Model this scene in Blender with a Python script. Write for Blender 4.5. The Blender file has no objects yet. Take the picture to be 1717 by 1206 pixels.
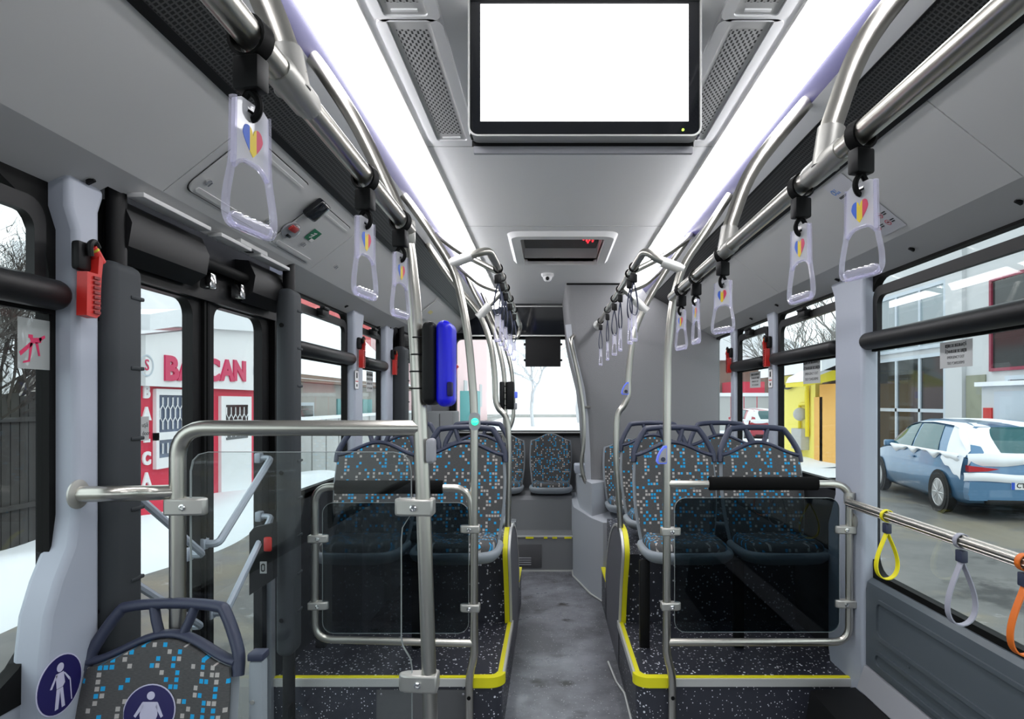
import bpy, bmesh, math, random
from mathutils import Vector, Matrix
R = random.Random(7)
C = bpy.context.scene.collection
SC = bpy.context.scene
PI = math.pi
# ------------------------------------------------------------------ camera, world, exposure
F, VX, VY, H = 1050.0, 922.0, 675.0, 1.40       # focal length in pixels, vanishing point of the bus axis, eye height
cam = bpy.data.cameras.new('camera'); cam.sensor_width = 36.0; cam.lens = F/1717*36
cam.shift_x = -(VX-858.5)/1717; cam.shift_y = (VY-603)/1717
cam.clip_start = 0.02; cam.clip_end = 500
co = bpy.data.objects.new('camera', cam); co.location = (0, 0, H); co.rotation_euler = (PI/2, 0, 0); C.objects.link(co)
SC.camera = co
W = bpy.data.worlds.new('overcast_sky'); SC.world = W; W.use_nodes = True
bg = W.node_tree.nodes['Background']; bg.inputs[0].default_value = (0.90, 0.95, 1.0, 1); bg.inputs[1].default_value = 1.35
SC.view_settings.view_transform = 'Standard'; SC.view_settings.look = 'None'
SC.view_settings.exposure = 0.78; SC.view_settings.gamma = 1.0; SC.view_settings.use_curve_mapping = False
SC.cycles.diffuse_bounces = 8; SC.cycles.transparent_max_bounces = 32; SC.cycles.max_bounces = 16; SC.cycles.sample_clamp_indirect = 8.0
LED = 10.0                                        # brightness of the ceiling light strips

def X(px, Y): return (px-VX)*Y/F
def Z(py, Y): return H-(py-VY)*Y/F
def P(px, py, Y): return (X(px, Y), Y, Z(py, Y))
def Ywall(px, x): return x*F/(px-VX)

# ------------------------------------------------------------------ materials
def nodes(m):
    m.use_nodes = True
    nt = m.node_tree; return nt, nt.nodes, nt.links
def mat(name, col, rough=0.5, metal=0.0, emit=0.0, spec=0.5, bump=0.0, bscale=200, var=0.0, vscale=3.0, coat=0.0):
    m = bpy.data.materials.new(name); nt, N, L = nodes(m)
    b = N['Principled BSDF']
    b.inputs['Base Color'].default_value = (*col, 1); b.inputs['Roughness'].default_value = rough
    b.inputs['Metallic'].default_value = metal; b.inputs['Specular IOR Level'].default_value = spec
    b.inputs['Coat Weight'].default_value = coat
    if emit: b.inputs['Emission Color'].default_value = (*col, 1); b.inputs['Emission Strength'].default_value = emit
    if bump or var:
        tc = N.new('ShaderNodeTexCoord')
    if bump:
        n = N.new('ShaderNodeTexNoise'); n.inputs['Scale'].default_value = bscale; n.inputs['Detail'].default_value = 3
        bp = N.new('ShaderNodeBump'); bp.inputs['Strength'].default_value = bump; bp.inputs['Distance'].default_value = 0.01
        L.new(tc.outputs['Object'], n.inputs['Vector']); L.new(n.outputs[0], bp.inputs['Height']); L.new(bp.outputs[0], b.inputs['Normal'])
    if var:
        n = N.new('ShaderNodeTexNoise'); n.inputs['Scale'].default_value = vscale; n.inputs['Detail'].default_value = 6
        cr = N.new('ShaderNodeMix'); cr.data_type = 'RGBA'
        cr.inputs[6].default_value = (*[c*(1-var) for c in col], 1); cr.inputs[7].default_value = (*[min(1, c*(1+var)) for c in col], 1)
        L.new(tc.outputs['Object'], n.inputs['Vector']); L.new(n.outputs[0], cr.inputs[0]); L.new(cr.outputs[2], b.inputs['Base Color'])
    return m
def mathn(nt, op, a, b=None, c=None):
    n = nt.nodes.new('ShaderNodeMath'); n.operation = op
    for i, v in enumerate((a, b, c)):
        if v is None: continue
        if isinstance(v, (int, float)): n.inputs[i].default_value = v
        else: nt.links.new(v, n.inputs[i])
    return n.outputs[0]
def mixc(nt, f, a, b):
    n = nt.nodes.new('ShaderNodeMix'); n.data_type = 'RGBA'
    for i, v in ((0, f), (6, a), (7, b)):
        if isinstance(v, (int, float)): n.inputs[i].default_value = v
        elif isinstance(v, tuple): n.inputs[i].default_value = (*v, 1)
        else: nt.links.new(v, n.inputs[i])
    return n.outputs[2]
def glassy(name, tint, refl=1.0, rough=0.0, ior=1.45, milk=0.0, milkcol=(1, 1, 1)):
    """thin pane: tinted transmission plus a Fresnel reflection"""
    m = bpy.data.materials.new(name); nt, N, L = nodes(m); N.remove(N['Principled BSDF'])
    t = N.new('ShaderNodeBsdfTransparent'); t.inputs[0].default_value = (*tint, 1)
    g = N.new('ShaderNodeBsdfGlossy'); g.inputs['Roughness'].default_value = rough; g.inputs[0].default_value = (1, 1, 1, 1)
    ge = N.new('ShaderNodeNewGeometry'); dt = N.new('ShaderNodeVectorMath'); dt.operation = 'DOT_PRODUCT'
    L.new(ge.outputs['Incoming'], dt.inputs[0]); L.new(ge.outputs['Normal'], dt.inputs[1])
    om = mathn(nt, 'SUBTRACT', 1.0, mathn(nt, 'ABSOLUTE', dt.outputs['Value']))
    f0 = ((ior-1)/(ior+1))**2
    fr = mathn(nt, 'MULTIPLY_ADD', mathn(nt, 'POWER', om, 5.0), (1-f0)*.8, f0)
    mx = N.new('ShaderNodeMixShader'); L.new(mathn(nt, 'MULTIPLY', fr, refl), mx.inputs[0])
    L.new(t.outputs[0], mx.inputs[1]); L.new(g.outputs[0], mx.inputs[2]); out = mx.outputs[0]
    if milk:
        d = N.new('ShaderNodeBsdfDiffuse'); d.inputs[0].default_value = (*milkcol, 1)
        tr = N.new('ShaderNodeBsdfTranslucent'); tr.inputs[0].default_value = (*milkcol, 1)
        a = N.new('ShaderNodeMixShader'); a.inputs[0].default_value = 0.5; L.new(d.outputs[0], a.inputs[1]); L.new(tr.outputs[0], a.inputs[2])
        b = N.new('ShaderNodeMixShader'); b.inputs[0].default_value = milk; L.new(out, b.inputs[1]); L.new(a.outputs[0], b.inputs[2]); out = b.outputs[0]
    L.new(out, N['Material Output'].inputs[0]); return m
def speckle(name, col, spk, scale=95.0, amount=0.30, size=0.22, rough=0.45, wear=None):
    m = mat(name, col, rough); nt, N, L = nodes(m); b = N['Principled BSDF']
    tc = N.new('ShaderNodeTexCoord'); v = N.new('ShaderNodeTexVoronoi'); v.inputs['Scale'].default_value = scale
    L.new(tc.outputs['Object'], v.inputs['Vector'])
    sx = N.new('ShaderNodeSeparateColor'); L.new(v.outputs['Color'], sx.inputs[0])
    dot = mathn(nt, 'MULTIPLY', mathn(nt, 'LESS_THAN', v.outputs['Distance'], mathn(nt, 'MULTIPLY', sx.outputs[1], size*1.6)), mathn(nt, 'LESS_THAN', sx.outputs[0], amount))
    base = col
    n = N.new('ShaderNodeTexNoise'); n.inputs['Scale'].default_value = 2.3; n.inputs['Detail'].default_value = 7; n.inputs['Roughness'].default_value = 0.62
    L.new(tc.outputs['Object'], n.inputs['Vector'])
    if wear:
        cr = N.new('ShaderNodeValToRGB'); cr.color_ramp.elements[0].position = 0.42; cr.color_ramp.elements[1].position = 0.68
        L.new(n.outputs[0], cr.inputs[0]); base = mixc(nt, cr.outputs[0], col, wear)
        L.new(mathn(nt, 'MULTIPLY_ADD', cr.outputs[0], -0.22, rough), b.inputs['Roughness'])
        n2 = N.new('ShaderNodeTexNoise'); n2.inputs['Scale'].default_value = 5.0; n2.inputs['Detail'].default_value = 5
        L.new(tc.outputs['Object'], n2.inputs['Vector'])
        c2 = N.new('ShaderNodeValToRGB'); c2.color_ramp.elements[0].position = 0.60; c2.color_ramp.elements[1].position = 0.70
        L.new(n2.outputs[0], c2.inputs[0]); base = mixc(nt, c2.outputs[0], base, (0.05, 0.045, 0.045))
    L.new(mixc(nt, dot, base, spk), b.inputs['Base Color']); return m
def upholstery(name):
    m = mat(name, (0.07, 0.07, 0.075), 0.85, spec=0.2); nt, N, L = nodes(m); b = N['Principled BSDF']
    uv = N.new('ShaderNodeUVMap'); s = N.new('ShaderNodeSeparateXYZ'); L.new(uv.outputs[0], s.inputs[0])
    cx, cy = mathn(nt, 'DIVIDE', s.outputs[0], 0.0142), mathn(nt, 'DIVIDE', s.outputs[1], 0.0170)
    fx, fy = mathn(nt, 'FRACT', mathn(nt, 'ADD', cx, 100.0)), mathn(nt, 'FRACT', mathn(nt, 'ADD', cy, 100.0))
    ix, iy = mathn(nt, 'FLOOR', mathn(nt, 'ADD', cx, 100.0)), mathn(nt, 'FLOOR', mathn(nt, 'ADD', cy, 100.0))
    inx = mathn(nt, 'LESS_THAN', mathn(nt, 'ABSOLUTE', mathn(nt, 'SUBTRACT', fx, 0.5)), 0.385)
    iny = mathn(nt, 'LESS_THAN', mathn(nt, 'ABSOLUTE', mathn(nt, 'SUBTRACT', fy, 0.5)), 0.33)
    cb = N.new('ShaderNodeCombineXYZ'); L.new(ix, cb.inputs[0]); L.new(iy, cb.inputs[1])
    wn = N.new('ShaderNodeTexWhiteNoise'); wn.noise_dimensions = '2D'; L.new(cb.outputs[0], wn.inputs['Vector'])
    sc = N.new('ShaderNodeSeparateColor'); L.new(wn.outputs['Color'], sc.inputs[0])
    on = mathn(nt, 'MULTIPLY', mathn(nt, 'MULTIPLY', inx, iny), mathn(nt, 'LESS_THAN', sc.outputs[0], 0.34))
    blue = mathn(nt, 'LESS_THAN', sc.outputs[1], 0.48)
    sq = mixc(nt, blue, (0.46, 0.43, 0.41), (0.02, 0.36, 0.70))
    n = N.new('ShaderNodeTexNoise'); n.inputs['Scale'].default_value = 1.0; n.inputs['Detail'].default_value = 2
    mp = N.new('ShaderNodeMapping'); mp.inputs['Scale'].default_value = (90, 700, 1); L.new(uv.outputs[0], mp.inputs[0]); L.new(mp.outputs[0], n.inputs['Vector'])
    base = mixc(nt, n.outputs[0], (0.048, 0.048, 0.050), (0.125, 0.123, 0.122))
    L.new(mixc(nt, on, base, sq), b.inputs['Base Color'])
    return m
def perforated(name, col, hole, px, py, sx, sy, rough=0.5, stagger=True, metal=0.0):
    m = mat(name, col, rough, metal); nt, N, L = nodes(m); b = N['Principled BSDF']
    uv = N.new('ShaderNodeUVMap'); s = N.new('ShaderNodeSeparateXYZ'); L.new(uv.outputs[0], s.inputs[0])
    def lattice(ox, oy):
        fx = mathn(nt, 'FRACT', mathn(nt, 'ADD', mathn(nt, 'DIVIDE', s.outputs[0], px), 50+ox))
        fy = mathn(nt, 'FRACT', mathn(nt, 'ADD', mathn(nt, 'DIVIDE', s.outputs[1], py), 50+oy))
        return mathn(nt, 'MULTIPLY', mathn(nt, 'LESS_THAN', mathn(nt, 'ABSOLUTE', mathn(nt, 'SUBTRACT', fx, .5)), sx),
                     mathn(nt, 'LESS_THAN', mathn(nt, 'ABSOLUTE', mathn(nt, 'SUBTRACT', fy, .5)), sy))
    h = lattice(0, 0)
    if stagger: h = mathn(nt, 'MAXIMUM', h, lattice(.5, .5))
    L.new(mixc(nt, h, col, hole), b.inputs['Base Color']); return m

def slushy(name):
    m = mat(name, (0.16, 0.155, 0.15), 0.5); nt, N, L = nodes(m); b = N['Principled BSDF']; tc = N.new('ShaderNodeTexCoord')
    def ns(sc, lo, hi):
        n = N.new('ShaderNodeTexNoise'); n.inputs['Scale'].default_value = sc; n.inputs['Detail'].default_value = 8; n.inputs['Roughness'].default_value = .65
        L.new(tc.outputs['Object'], n.inputs['Vector']); r = N.new('ShaderNodeValToRGB'); r.color_ramp.elements[0].position = lo; r.color_ramp.elements[1].position = hi
        L.new(n.outputs[0], r.inputs[0]); return r.outputs[0]
    c = mixc(nt, ns(1.2, .35, .7), (0.10, 0.098, 0.094), (0.185, 0.178, 0.168))
    c = mixc(nt, ns(.55, .50, .60), c, (0.20, 0.175, 0.13)); c = mixc(nt, ns(.8, .58, .66), c, (0.035, 0.034, 0.032)); c = mixc(nt, ns(.45, .60, .66), c, (0.62, 0.63, 0.65))
    L.new(c, b.inputs['Base Color']); return m
M = dict(
    ceil=mat('ceiling_plastic', (0.86, 0.86, 0.87), 0.5), panel=mat('overhead_plastic', (0.60, 0.60, 0.595), 0.6),
    lintel=mat('lintel_plastic', (0.52, 0.52, 0.52), 0.6), seam=mat('seam_dark', (0.03, 0.03, 0.03), 0.8),
    pillar=mat('pillar_plastic', (0.40, 0.43, 0.50), 0.5), wall=mat('side_wall', (0.30, 0.32, 0.36), 0.6),
    tower=mat('grained_grey', (0.22, 0.22, 0.23), 0.75, bump=0.25, bscale=220), tower_side=mat('pale_side_panel', (0.44, 0.46, 0.50), 0.5),
    rear=mat('rear_grey', (0.20, 0.205, 0.215), 0.65), rear_dark=mat('rear_dark', (0.10, 0.10, 0.105), 0.7),
    steel=mat('brushed_steel', (0.56, 0.54, 0.49), 0.30, 1.0), clamp=mat('cast_clamp', (0.50, 0.49, 0.46), 0.42, 0.75), chrome=mat('chrome', (0.75, 0.75, 0.75), 0.12, 1.0),
    aluminium=mat('white_trim', (0.62, 0.62, 0.60), 0.4, 0.3), black=mat('black_plastic', (0.007, 0.007, 0.0075), 0.45, spec=0.25), rubber=mat('black_rubber', (0.005, 0.005, 0.005), 0.6, spec=0.15),
    foam=mat('black_foam', (0.006, 0.006, 0.006), 0.9, spec=0.1), cushion=mat('grey_foam_cover', (0.036, 0.041, 0.046), 0.65, spec=0.3), panel_dark=mat('blue_grey_panel', (0.085, 0.102, 0.118), 0.42), dark_wall=mat('dark_lower_wall', (0.022, 0.023, 0.026), 0.7, spec=0.2),
    yellow=mat('yellow_strip', (0.85, 0.78, 0.01), 0.5), white=mat('white_matt', (0.8, 0.8, 0.8), 0.6), red=mat('red_plastic', (0.55, 0.02, 0.015), 0.4),
    seat_shell=mat('seat_grey_plastic', (0.27, 0.30, 0.33), 0.5), handle=mat('navy_plastic', (0.036, 0.043, 0.078), 0.45),
    fabric=upholstery('square_pattern_fabric'), blue=mat('blue_plastic', (0.01, 0.01, 0.85), 0.35), navy=mat('navy_sticker', (0.012, 0.008, 0.09), 0.5),
    stop_grey=mat('button_grey', (0.36, 0.36, 0.39), 0.5), stop_blue=mat('button_blue', (0.10, 0.16, 0.75), 0.4, emit=0.25), green=mat('green_plate', (0.0, 0.16, 0.07), 0.5), green_led=mat('green_button_light', (0.03, 0.75, 0.38), 0.4, emit=0.9),
    led=mat('led_strip', (0.97, 0.97, 1.0), 0.5, emit=LED), cove=mat('cove_satin', (0.035, 0.033, 0.085), 0.4, spec=0.35),
    screen=mat('lit_screen', (1.0, 1.0, 1.0), 0.3, emit=1.6), bezel=mat('screen_glass', (0.006, 0.007, 0.010), 0.06, spec=0.6), reflected_red=mat('reflected_red_digits', (0.9, 0.02, 0.03), 0.4, emit=1.5), green_dot=mat('green_dot', (0.4, 0.9, 0.05), 0.4, emit=2.0),
    grille=perforated('perforated_plastic', (0.50, 0.50, 0.50), (0.01, 0.01, 0.01), 0.0150, 0.0260, 0.17, 0.25), mesh=perforated('vent_mesh', (0.075, 0.075, 0.075), (0.003, 0.003, 0.003), 0.012, 0.012, 0.33, 0.33, stagger=False),
    pane=glassy('window_glass', (0.86, 0.90, 0.89), refl=0.55), clear=glassy('clear_edge', (0.93, 0.95, 0.95)), tinted=glassy('smoked_glass', (0.31, 0.37, 0.40), refl=0.7), edge=mat('glass_edge', (0.30, 0.33, 0.33), 0.2),
    acrylic=glassy('clear_acrylic', (0.96, 0.95, 0.99), refl=1.2, rough=0.03, milk=0.38, milkcol=(0.98, 0.98, 1.0)),
    acrylic_edge=glassy('acrylic_edge', (0.90, 0.89, 0.99), refl=2.2, rough=0.08, milk=0.20, milkcol=(0.96, 0.95, 1.0)),
    floor=speckle('aisle_vinyl', (0.125, 0.125, 0.14), (0.55, 0.55, 0.58), 110, 0.30, 0.22, 0.42, wear=(0.30, 0.31, 0.345)), podium=speckle('podium_vinyl', (0.034, 0.036, 0.050), (0.85, 0.86, 0.92), 85, 0.55, 0.28, 0.42),
    fin=mat('arch_side_grey', (0.12, 0.12, 0.14), 0.55), sticker=mat('grey_sticker', (0.45, 0.46, 0.46), 0.6), ink=mat('dark_ink', (0.02, 0.02, 0.02), 0.7), ink_red=mat('red_ink', (0.5, 0.02, 0.05), 0.6), ink_blue=mat('blue_ink', (0.03, 0.2, 0.6), 0.6),
    figure=mat('sticker_figure', (0.55, 0.53, 0.68), 0.6), bar=mat('door_bar_paint', (0.36, 0.40, 0.46), 0.4, 0.2), yband=mat('yellow_band', (0.80, 0.70, 0.01), 0.55), gband=mat('grey_band', (0.34, 0.34, 0.40), 0.6), oband=mat('orange_band', (0.70, 0.15, 0.01), 0.55),
    # outside
    snow=mat('snow', (0.85, 0.87, 0.90), 0.9, bump=0.4, bscale=6), asphalt=slushy('wet_asphalt'), fence=mat('weathered_boards', (0.04, 0.037, 0.035), 0.9, var=0.4, vscale=6),
    shop_red=mat('shop_red', (0.62, 0.02, 0.06), 0.6), shop_white=mat('shop_white', (0.85, 0.85, 0.86), 0.6), pink=mat('sign_letters', (0.60, 0.02, 0.10), 0.5), bark=mat('bark', (0.055, 0.045, 0.04), 0.9), frosty=mat('frosted_twigs', (0.22, 0.21, 0.20), 0.9),
    pale_twigs=mat('hazed_twigs', (0.62, 0.63, 0.65), 0.9), facade=mat('pale_facade', (0.56, 0.57, 0.58), 0.8, var=0.08, vscale=1.0), darkglass=mat('dark_window', (0.03, 0.035, 0.035), 0.08), frame_grey=mat('window_frame_grey', (0.50, 0.56, 0.62), 0.5), maroon=mat('maroon_frame', (0.25, 0.03, 0.06), 0.5), brown=mat('brown_frame', (0.26, 0.12, 0.04), 0.6),  # pale_twigs: haze and overexposure of far trees put into the twig colour
    moss=mat('green_grey_panel', (0.26, 0.27, 0.20), 0.8, var=0.2, vscale=3), ywall=mat('yellow_facade', (0.85, 0.75, 0.16), 0.8), orange=mat('orange_facade', (0.80, 0.45, 0.12), 0.8), ypipe=mat('yellow_pipe', (0.80, 0.66, 0.02), 0.5), meter=mat('meter_box', (0.45, 0.45, 0.44), 0.7),
    teal=mat('teal_panel', (0.12, 0.36, 0.36), 0.5), beige=mat('beige_wall', (0.38, 0.36, 0.33), 0.85, var=0.15, vscale=2), roofred=mat('red_fascia', (0.62, 0.13, 0.13), 0.7), brick=mat('brown_house', (0.20, 0.14, 0.11), 0.9, var=0.25, vscale=2), pinkwall=mat('pale_pink_wall', (0.85, 0.62, 0.62), 0.8),
    carblue=mat('car_blue', (0.08, 0.19, 0.33), 0.3, 0.3, coat=0.6), carred=mat('car_red', (0.40, 0.03, 0.05), 0.3, 0.1, coat=0.6), carglass=mat('car_glass', (0.02, 0.10, 0.11), 0.08, spec=0.7), tyre=mat('tyre', (0.012, 0.012, 0.012), 0.8), rim=mat('alloy_rim', (0.5, 0.5, 0.5), 0.35, 0.8),
    dirt=mat('road_dirt', (0.04, 0.038, 0.036), 0.8), taillamp=mat('tail_lamp', (0.45, 0.01, 0.02), 0.2), plate=mat('number_plate', (0.75, 0.75, 0.73), 0.5), plate_blue=mat('plate_blue', (0.02, 0.08, 0.5), 0.5),
)

# ------------------------------------------------------------------ mesh builder
class MB:
    def __init__(s): s.v, s.f, s.uv = [], [], {}
    def add(s, vs, fs, uv=None):
        o = len(s.v); s.v += [tuple(v) for v in vs]; s.f += [tuple(i+o for i in f) for f in fs]
        if uv:
            for i, u in enumerate(uv): s.uv[o+i] = u
        return s
    def box(s, x0, x1, y0, y1, z0, z1, bev=0.0, seg=2, mtx=None):
        bm = bmesh.new(); bmesh.ops.create_cube(bm, size=1.0)
        for v in bm.verts: v.co = Vector(((x0+x1)/2+v.co.x*(x1-x0), (y0+y1)/2+v.co.y*(y1-y0), (z0+z1)/2+v.co.z*(z1-z0)))
        if bev: bmesh.ops.bevel(bm, geom=bm.edges[:], offset=bev, segments=seg, profile=0.5, affect='EDGES')
        if mtx: bmesh.ops.transform(bm, matrix=mtx, verts=bm.verts)
        bm.verts.index_update()
        s.add([v.co for v in bm.verts], [[v.index for v in f.verts] for f in bm.faces]); bm.free(); return s
    def sweep(s, pts, prof, closed=False, up=None, caps=True):
        pts = [Vector(p) for p in pts]; n = len(pts); vs = []; k = len(prof); S = None
        for i, p in enumerate(pts):
            if closed: T = (pts[(i+1) % n]-pts[i-1])
            else: T = pts[min(i+1, n-1)]-pts[max(i-1, 0)]
            T.normalize()
            if up is not None:
                U = Vector(up); S = U.cross(T)
                S = S.normalized() if S.length > 1e-6 else Vector((1, 0, 0))
            else:
                if S is None:
                    a = Vector((0, 0, 1)) if abs(T.z) < 0.9 else Vector((1, 0, 0)); S = a.cross(T).normalized()
                else: S = (S-T*S.dot(T)).normalized()
            Nn = T.cross(S)
            for a, b in prof: vs.append(p+S*a+Nn*b)
        fs = []
        for i in range(n if closed else n-1):
            j = (i+1) % n
            for q in range(k): r = (q+1) % k; fs.append((i*k+q, i*k+r, j*k+r, j*k+q))
        if caps and not closed: fs.append(tuple(range(k))[::-1]); fs.append(tuple((n-1)*k+q for q in range(k)))
        return s.add(vs, fs)
    def tube(s, pts, r, seg=12, closed=False, ry=None, up=None):
        ry = ry or r
        return s.sweep(pts, [(r*math.cos(2*PI*i/seg), ry*math.sin(2*PI*i/seg)) for i in range(seg)], closed, up)
    def ribbon(s, pts, w, t, closed=False, up=(0, 0, 1)):
        return s.sweep(pts, [(-t/2, -w/2), (t/2, -w/2), (t/2, w/2), (-t/2, w/2)], closed, up)
    def lathe(s, prof, c=(0, 0, 0), axis='z', seg=20):
        vs, fs = [], []; k = len(prof)
        for i in range(seg):
            a = 2*PI*i/seg
            for r, h in prof:
                p = {'z': (r*math.cos(a), r*math.sin(a), h), 'x': (h, r*math.cos(a), r*math.sin(a)), 'y': (r*math.sin(a), h, r*math.cos(a))}[axis]
                vs.append((c[0]+p[0], c[1]+p[1], c[2]+p[2]))
        for i in range(seg):
            j = (i+1) % seg
            for q in range(k-1): fs.append((i*k+q, j*k+q, j*k+q+1, i*k+q+1))
        if prof[0][0] > 1e-5: fs.append(tuple(i*k for i in range(seg))[::-1])
        if prof[-1][0] > 1e-5: fs.append(tuple(i*k+k-1 for i in range(seg)))
        return s.add(vs, fs)
    def prism(s, poly, axis, a0, a1):
        """extrude a 2-D polygon: axis x -> (y,z), y -> (x,z), z -> (x,y)"""
        def m(p, a): return {'x': (a, p[0], p[1]), 'y': (p[0], a, p[1]), 'z': (p[0], p[1], a)}[axis]
        n = len(poly)
        vs = [m(p, a0) for p in poly]+[m(p, a1) for p in poly]
        fs = [tuple(range(n))[::-1], tuple(range(n, 2*n))]+[(i, (i+1) % n, n+(i+1) % n, n+i) for i in range(n)]
        return s.add(vs, fs)
    def ring(s, outer, inner, axis, a0, a1):
        def m(p, a): return {'x': (a, p[0], p[1]), 'y': (p[0], a, p[1]), 'z': (p[0], p[1], a)}[axis]
        n = len(outer); vs = [m(p, a0) for p in outer]+[m(p, a0) for p in inner]+[m(p, a1) for p in outer]+[m(p, a1) for p in inner]
        fs = []
        for i in range(n):
            j = (i+1) % n
            fs += [(i, j, n+j, n+i), (2*n+i, 3*n+i, 3*n+j, 2*n+j), (i, 2*n+i, 2*n+j, j), (n+i, n+j, 3*n+j, 3*n+i)]
        return s.add(vs, fs)
    def grid(s, fn, nu, nv, uv=None, flip=False):
        vs = [fn(i/nu, j/nv) for j in range(nv+1) for i in range(nu+1)]
        us = [uv(i/nu, j/nv) for j in range(nv+1) for i in range(nu+1)] if uv else None
        fs = []
        for j in range(nv):
            for i in range(nu):
                q = (j*(nu+1)+i, j*(nu+1)+i+1, (j+1)*(nu+1)+i+1, (j+1)*(nu+1)+i); fs.append(q[::-1] if flip else q)
        return s.add(vs, fs, us)
    def quad(s, a, b, c, d, uv=None): return s.add([a, b, c, d], [(0, 1, 2, 3)], uv)
    def ball(s, c, rx, ry=None, rz=None, nu=14, nv=8):
        ry = ry or rx; rz = rz or rx
        vs = [(c[0], c[1], c[2]-rz)]; fs = []
        for j in range(1, nv):
            t = -PI/2+PI*j/nv
            for i in range(nu):
                a = 2*PI*i/nu; vs.append((c[0]+rx*math.cos(t)*math.cos(a), c[1]+ry*math.cos(t)*math.sin(a), c[2]+rz*math.sin(t)))
        vs.append((c[0], c[1], c[2]+rz)); L = len(vs)-1
        for i in range(nu):
            k = (i+1) % nu; fs.append((0, 1+k, 1+i)); fs.append((L, 1+(nv-2)*nu+i, 1+(nv-2)*nu+k))
            for j in range(nv-2): fs.append((1+j*nu+i, 1+j*nu+k, 1+(j+1)*nu+k, 1+(j+1)*nu+i))
        return s.add(vs, fs)

def rrect(x0, x1, y0, y1, r, n=5):
    r = min(r, (x1-x0)/2-1e-4, (y1-y0)/2-1e-4); out = []
    for cx, cy, a0 in ((x1-r, y1-r, 0), (x0+r, y1-r, PI/2), (x0+r, y0+r, PI), (x1-r, y0+r, 1.5*PI)):
        for i in range(n+1): a = a0+PI/2*i/n; out.append((cx+r*math.cos(a), cy+r*math.sin(a)))
    return out
def fillet(pts, r, n=6):
    pts = [Vector(p) for p in pts]; out = [pts[0]]
    for i in range(1, len(pts)-1):
        a, b, c = pts[i-1], pts[i], pts[i+1]; d1, d2 = (a-b), (c-b); l = min(r, d1.length*.49, d2.length*.49)
        p, q = b+d1.normalized()*l, b+d2.normalized()*l
        for k in range(n+1): t = k/n; out.append(p*(1-t)**2+b*2*t*(1-t)+q*t*t)
    out.append(pts[-1]); return out
def smooth_path(pts, n=5):
    """Catmull-Rom through the points"""
    p = [Vector(q) for q in pts]; out = []
    for i in range(len(p)-1):
        a, b, c, d = p[max(i-1, 0)], p[i], p[i+1], p[min(i+2, len(p)-1)]
        for k in range(n):
            t = k/n; out.append(0.5*((2*b)+(c-a)*t+(2*a-5*b+4*c-d)*t*t+(3*b-a-3*c+d)*t**3))
    out.append(p[-1]); return out

# ------------------------------------------------------------------ objects
ORG = {}
def root_of(o):
    while o.parent: o = o.parent
    return o
def tag(o, label=None, cat=None, group=None, kind=None):
    if label: o['label'] = label
    if cat: o['category'] = cat
    if group: o['group'] = group
    if kind: o['kind'] = kind
    return o
def mk(name, mb, m, parent=None, label=None, sharp=35):
    me = bpy.data.meshes.new(name)
    org = ORG.get(root_of(parent).name, Vector()) if parent else Vector()
    vs = [Vector(v)-org for v in mb.v]
    me.from_pydata([tuple(v) for v in vs], [], mb.f); me.update()
    if mb.uv:
        l = me.uv_layers.new(name='UVMap')
        for lp in me.loops: l.data[lp.index].uv = mb.uv.get(lp.vertex_index, (0, 0))
    bm = bmesh.new(); bm.from_mesh(me)
    if not mb.uv: bmesh.ops.recalc_face_normals(bm, faces=bm.faces)
    for f in bm.faces: f.smooth = True
    bm.to_mesh(me); bm.free()
    me.set_sharp_from_angle(angle=math.radians(sharp))
    me.materials.append(M[m] if isinstance(m, str) else m)
    o = bpy.data.objects.new(name, me); C.objects.link(o)
    if parent: o.parent = parent
    if label: o['label'] = label
    return o
def thing(name, label, cat, loc=(0, 0, 0), group=None):
    o = bpy.data.objects.new(name, None); C.objects.link(o); o.location = loc; o.empty_display_size = 0.05
    ORG[o.name] = Vector(loc); return tag(o, label, cat, group)
def one(name, mb, m, label, cat, group=None, sharp=35): return tag(mk(name, mb, m, None, None, sharp), label, cat, group)
def struct(name, mb, m, parent=None, sharp=35):
    o = mk(name, mb, m, parent, None, sharp)
    if not parent: o['kind'] = 'structure'
    return o
def dup(root, loc=None, rz=None, label=None, group=None, scale=None):
    def cp(o, par):
        c = o.copy(); C.objects.link(c)
        if par: c.parent = par
        for ch in [x for x in C.objects if x.parent == o]: cp(ch, c)
        return c
    r = cp(root, None)
    if loc is not None: r.location = loc
    if rz is not None: r.rotation_euler = (0, 0, rz)
    if scale: r.scale = (scale, scale, scale)
    if label: r['label'] = label
    if group: r['group'] = group
    return r
_txt = {}
def text_mb(body, size, mtx, depth=0.0005, mirror=False, bold=0.0, align='CENTER'):
    """flat lettering turned into mesh; mtx maps (x right, y up, z out) to the world"""
    cu = bpy.data.curves.new('lettering', 'FONT'); cu.body = body; cu.size = size; cu.align_x = align; cu.align_y = 'CENTER'
    cu.extrude = depth; cu.offset = bold; cu.resolution_u = 3
    o = bpy.data.objects.new('lettering', cu); C.objects.link(o)
    dg = bpy.context.evaluated_depsgraph_get(); me = bpy.data.meshes.new_from_object(o.evaluated_get(dg))
    mb = MB(); mm = mtx @ Matrix.Diagonal((-1 if mirror else 1, 1, 1, 1))
    mb.add([mm @ v.co for v in me.vertices], [list(p.vertices) for p in me.polygons])
    bpy.data.objects.remove(o); bpy.data.meshes.remove(me); bpy.data.curves.remove(cu); return mb
def basis(origin, right, up):
    r = Vector(right).normalized(); u = Vector(up); u = (u-r*u.dot(r)).normalized(); n = r.cross(u)
    return Matrix(((r.x, u.x, n.x, origin[0]), (r.y, u.y, n.y, origin[1]), (r.z, u.z, n.z, origin[2]), (0, 0, 0, 1)))
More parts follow.
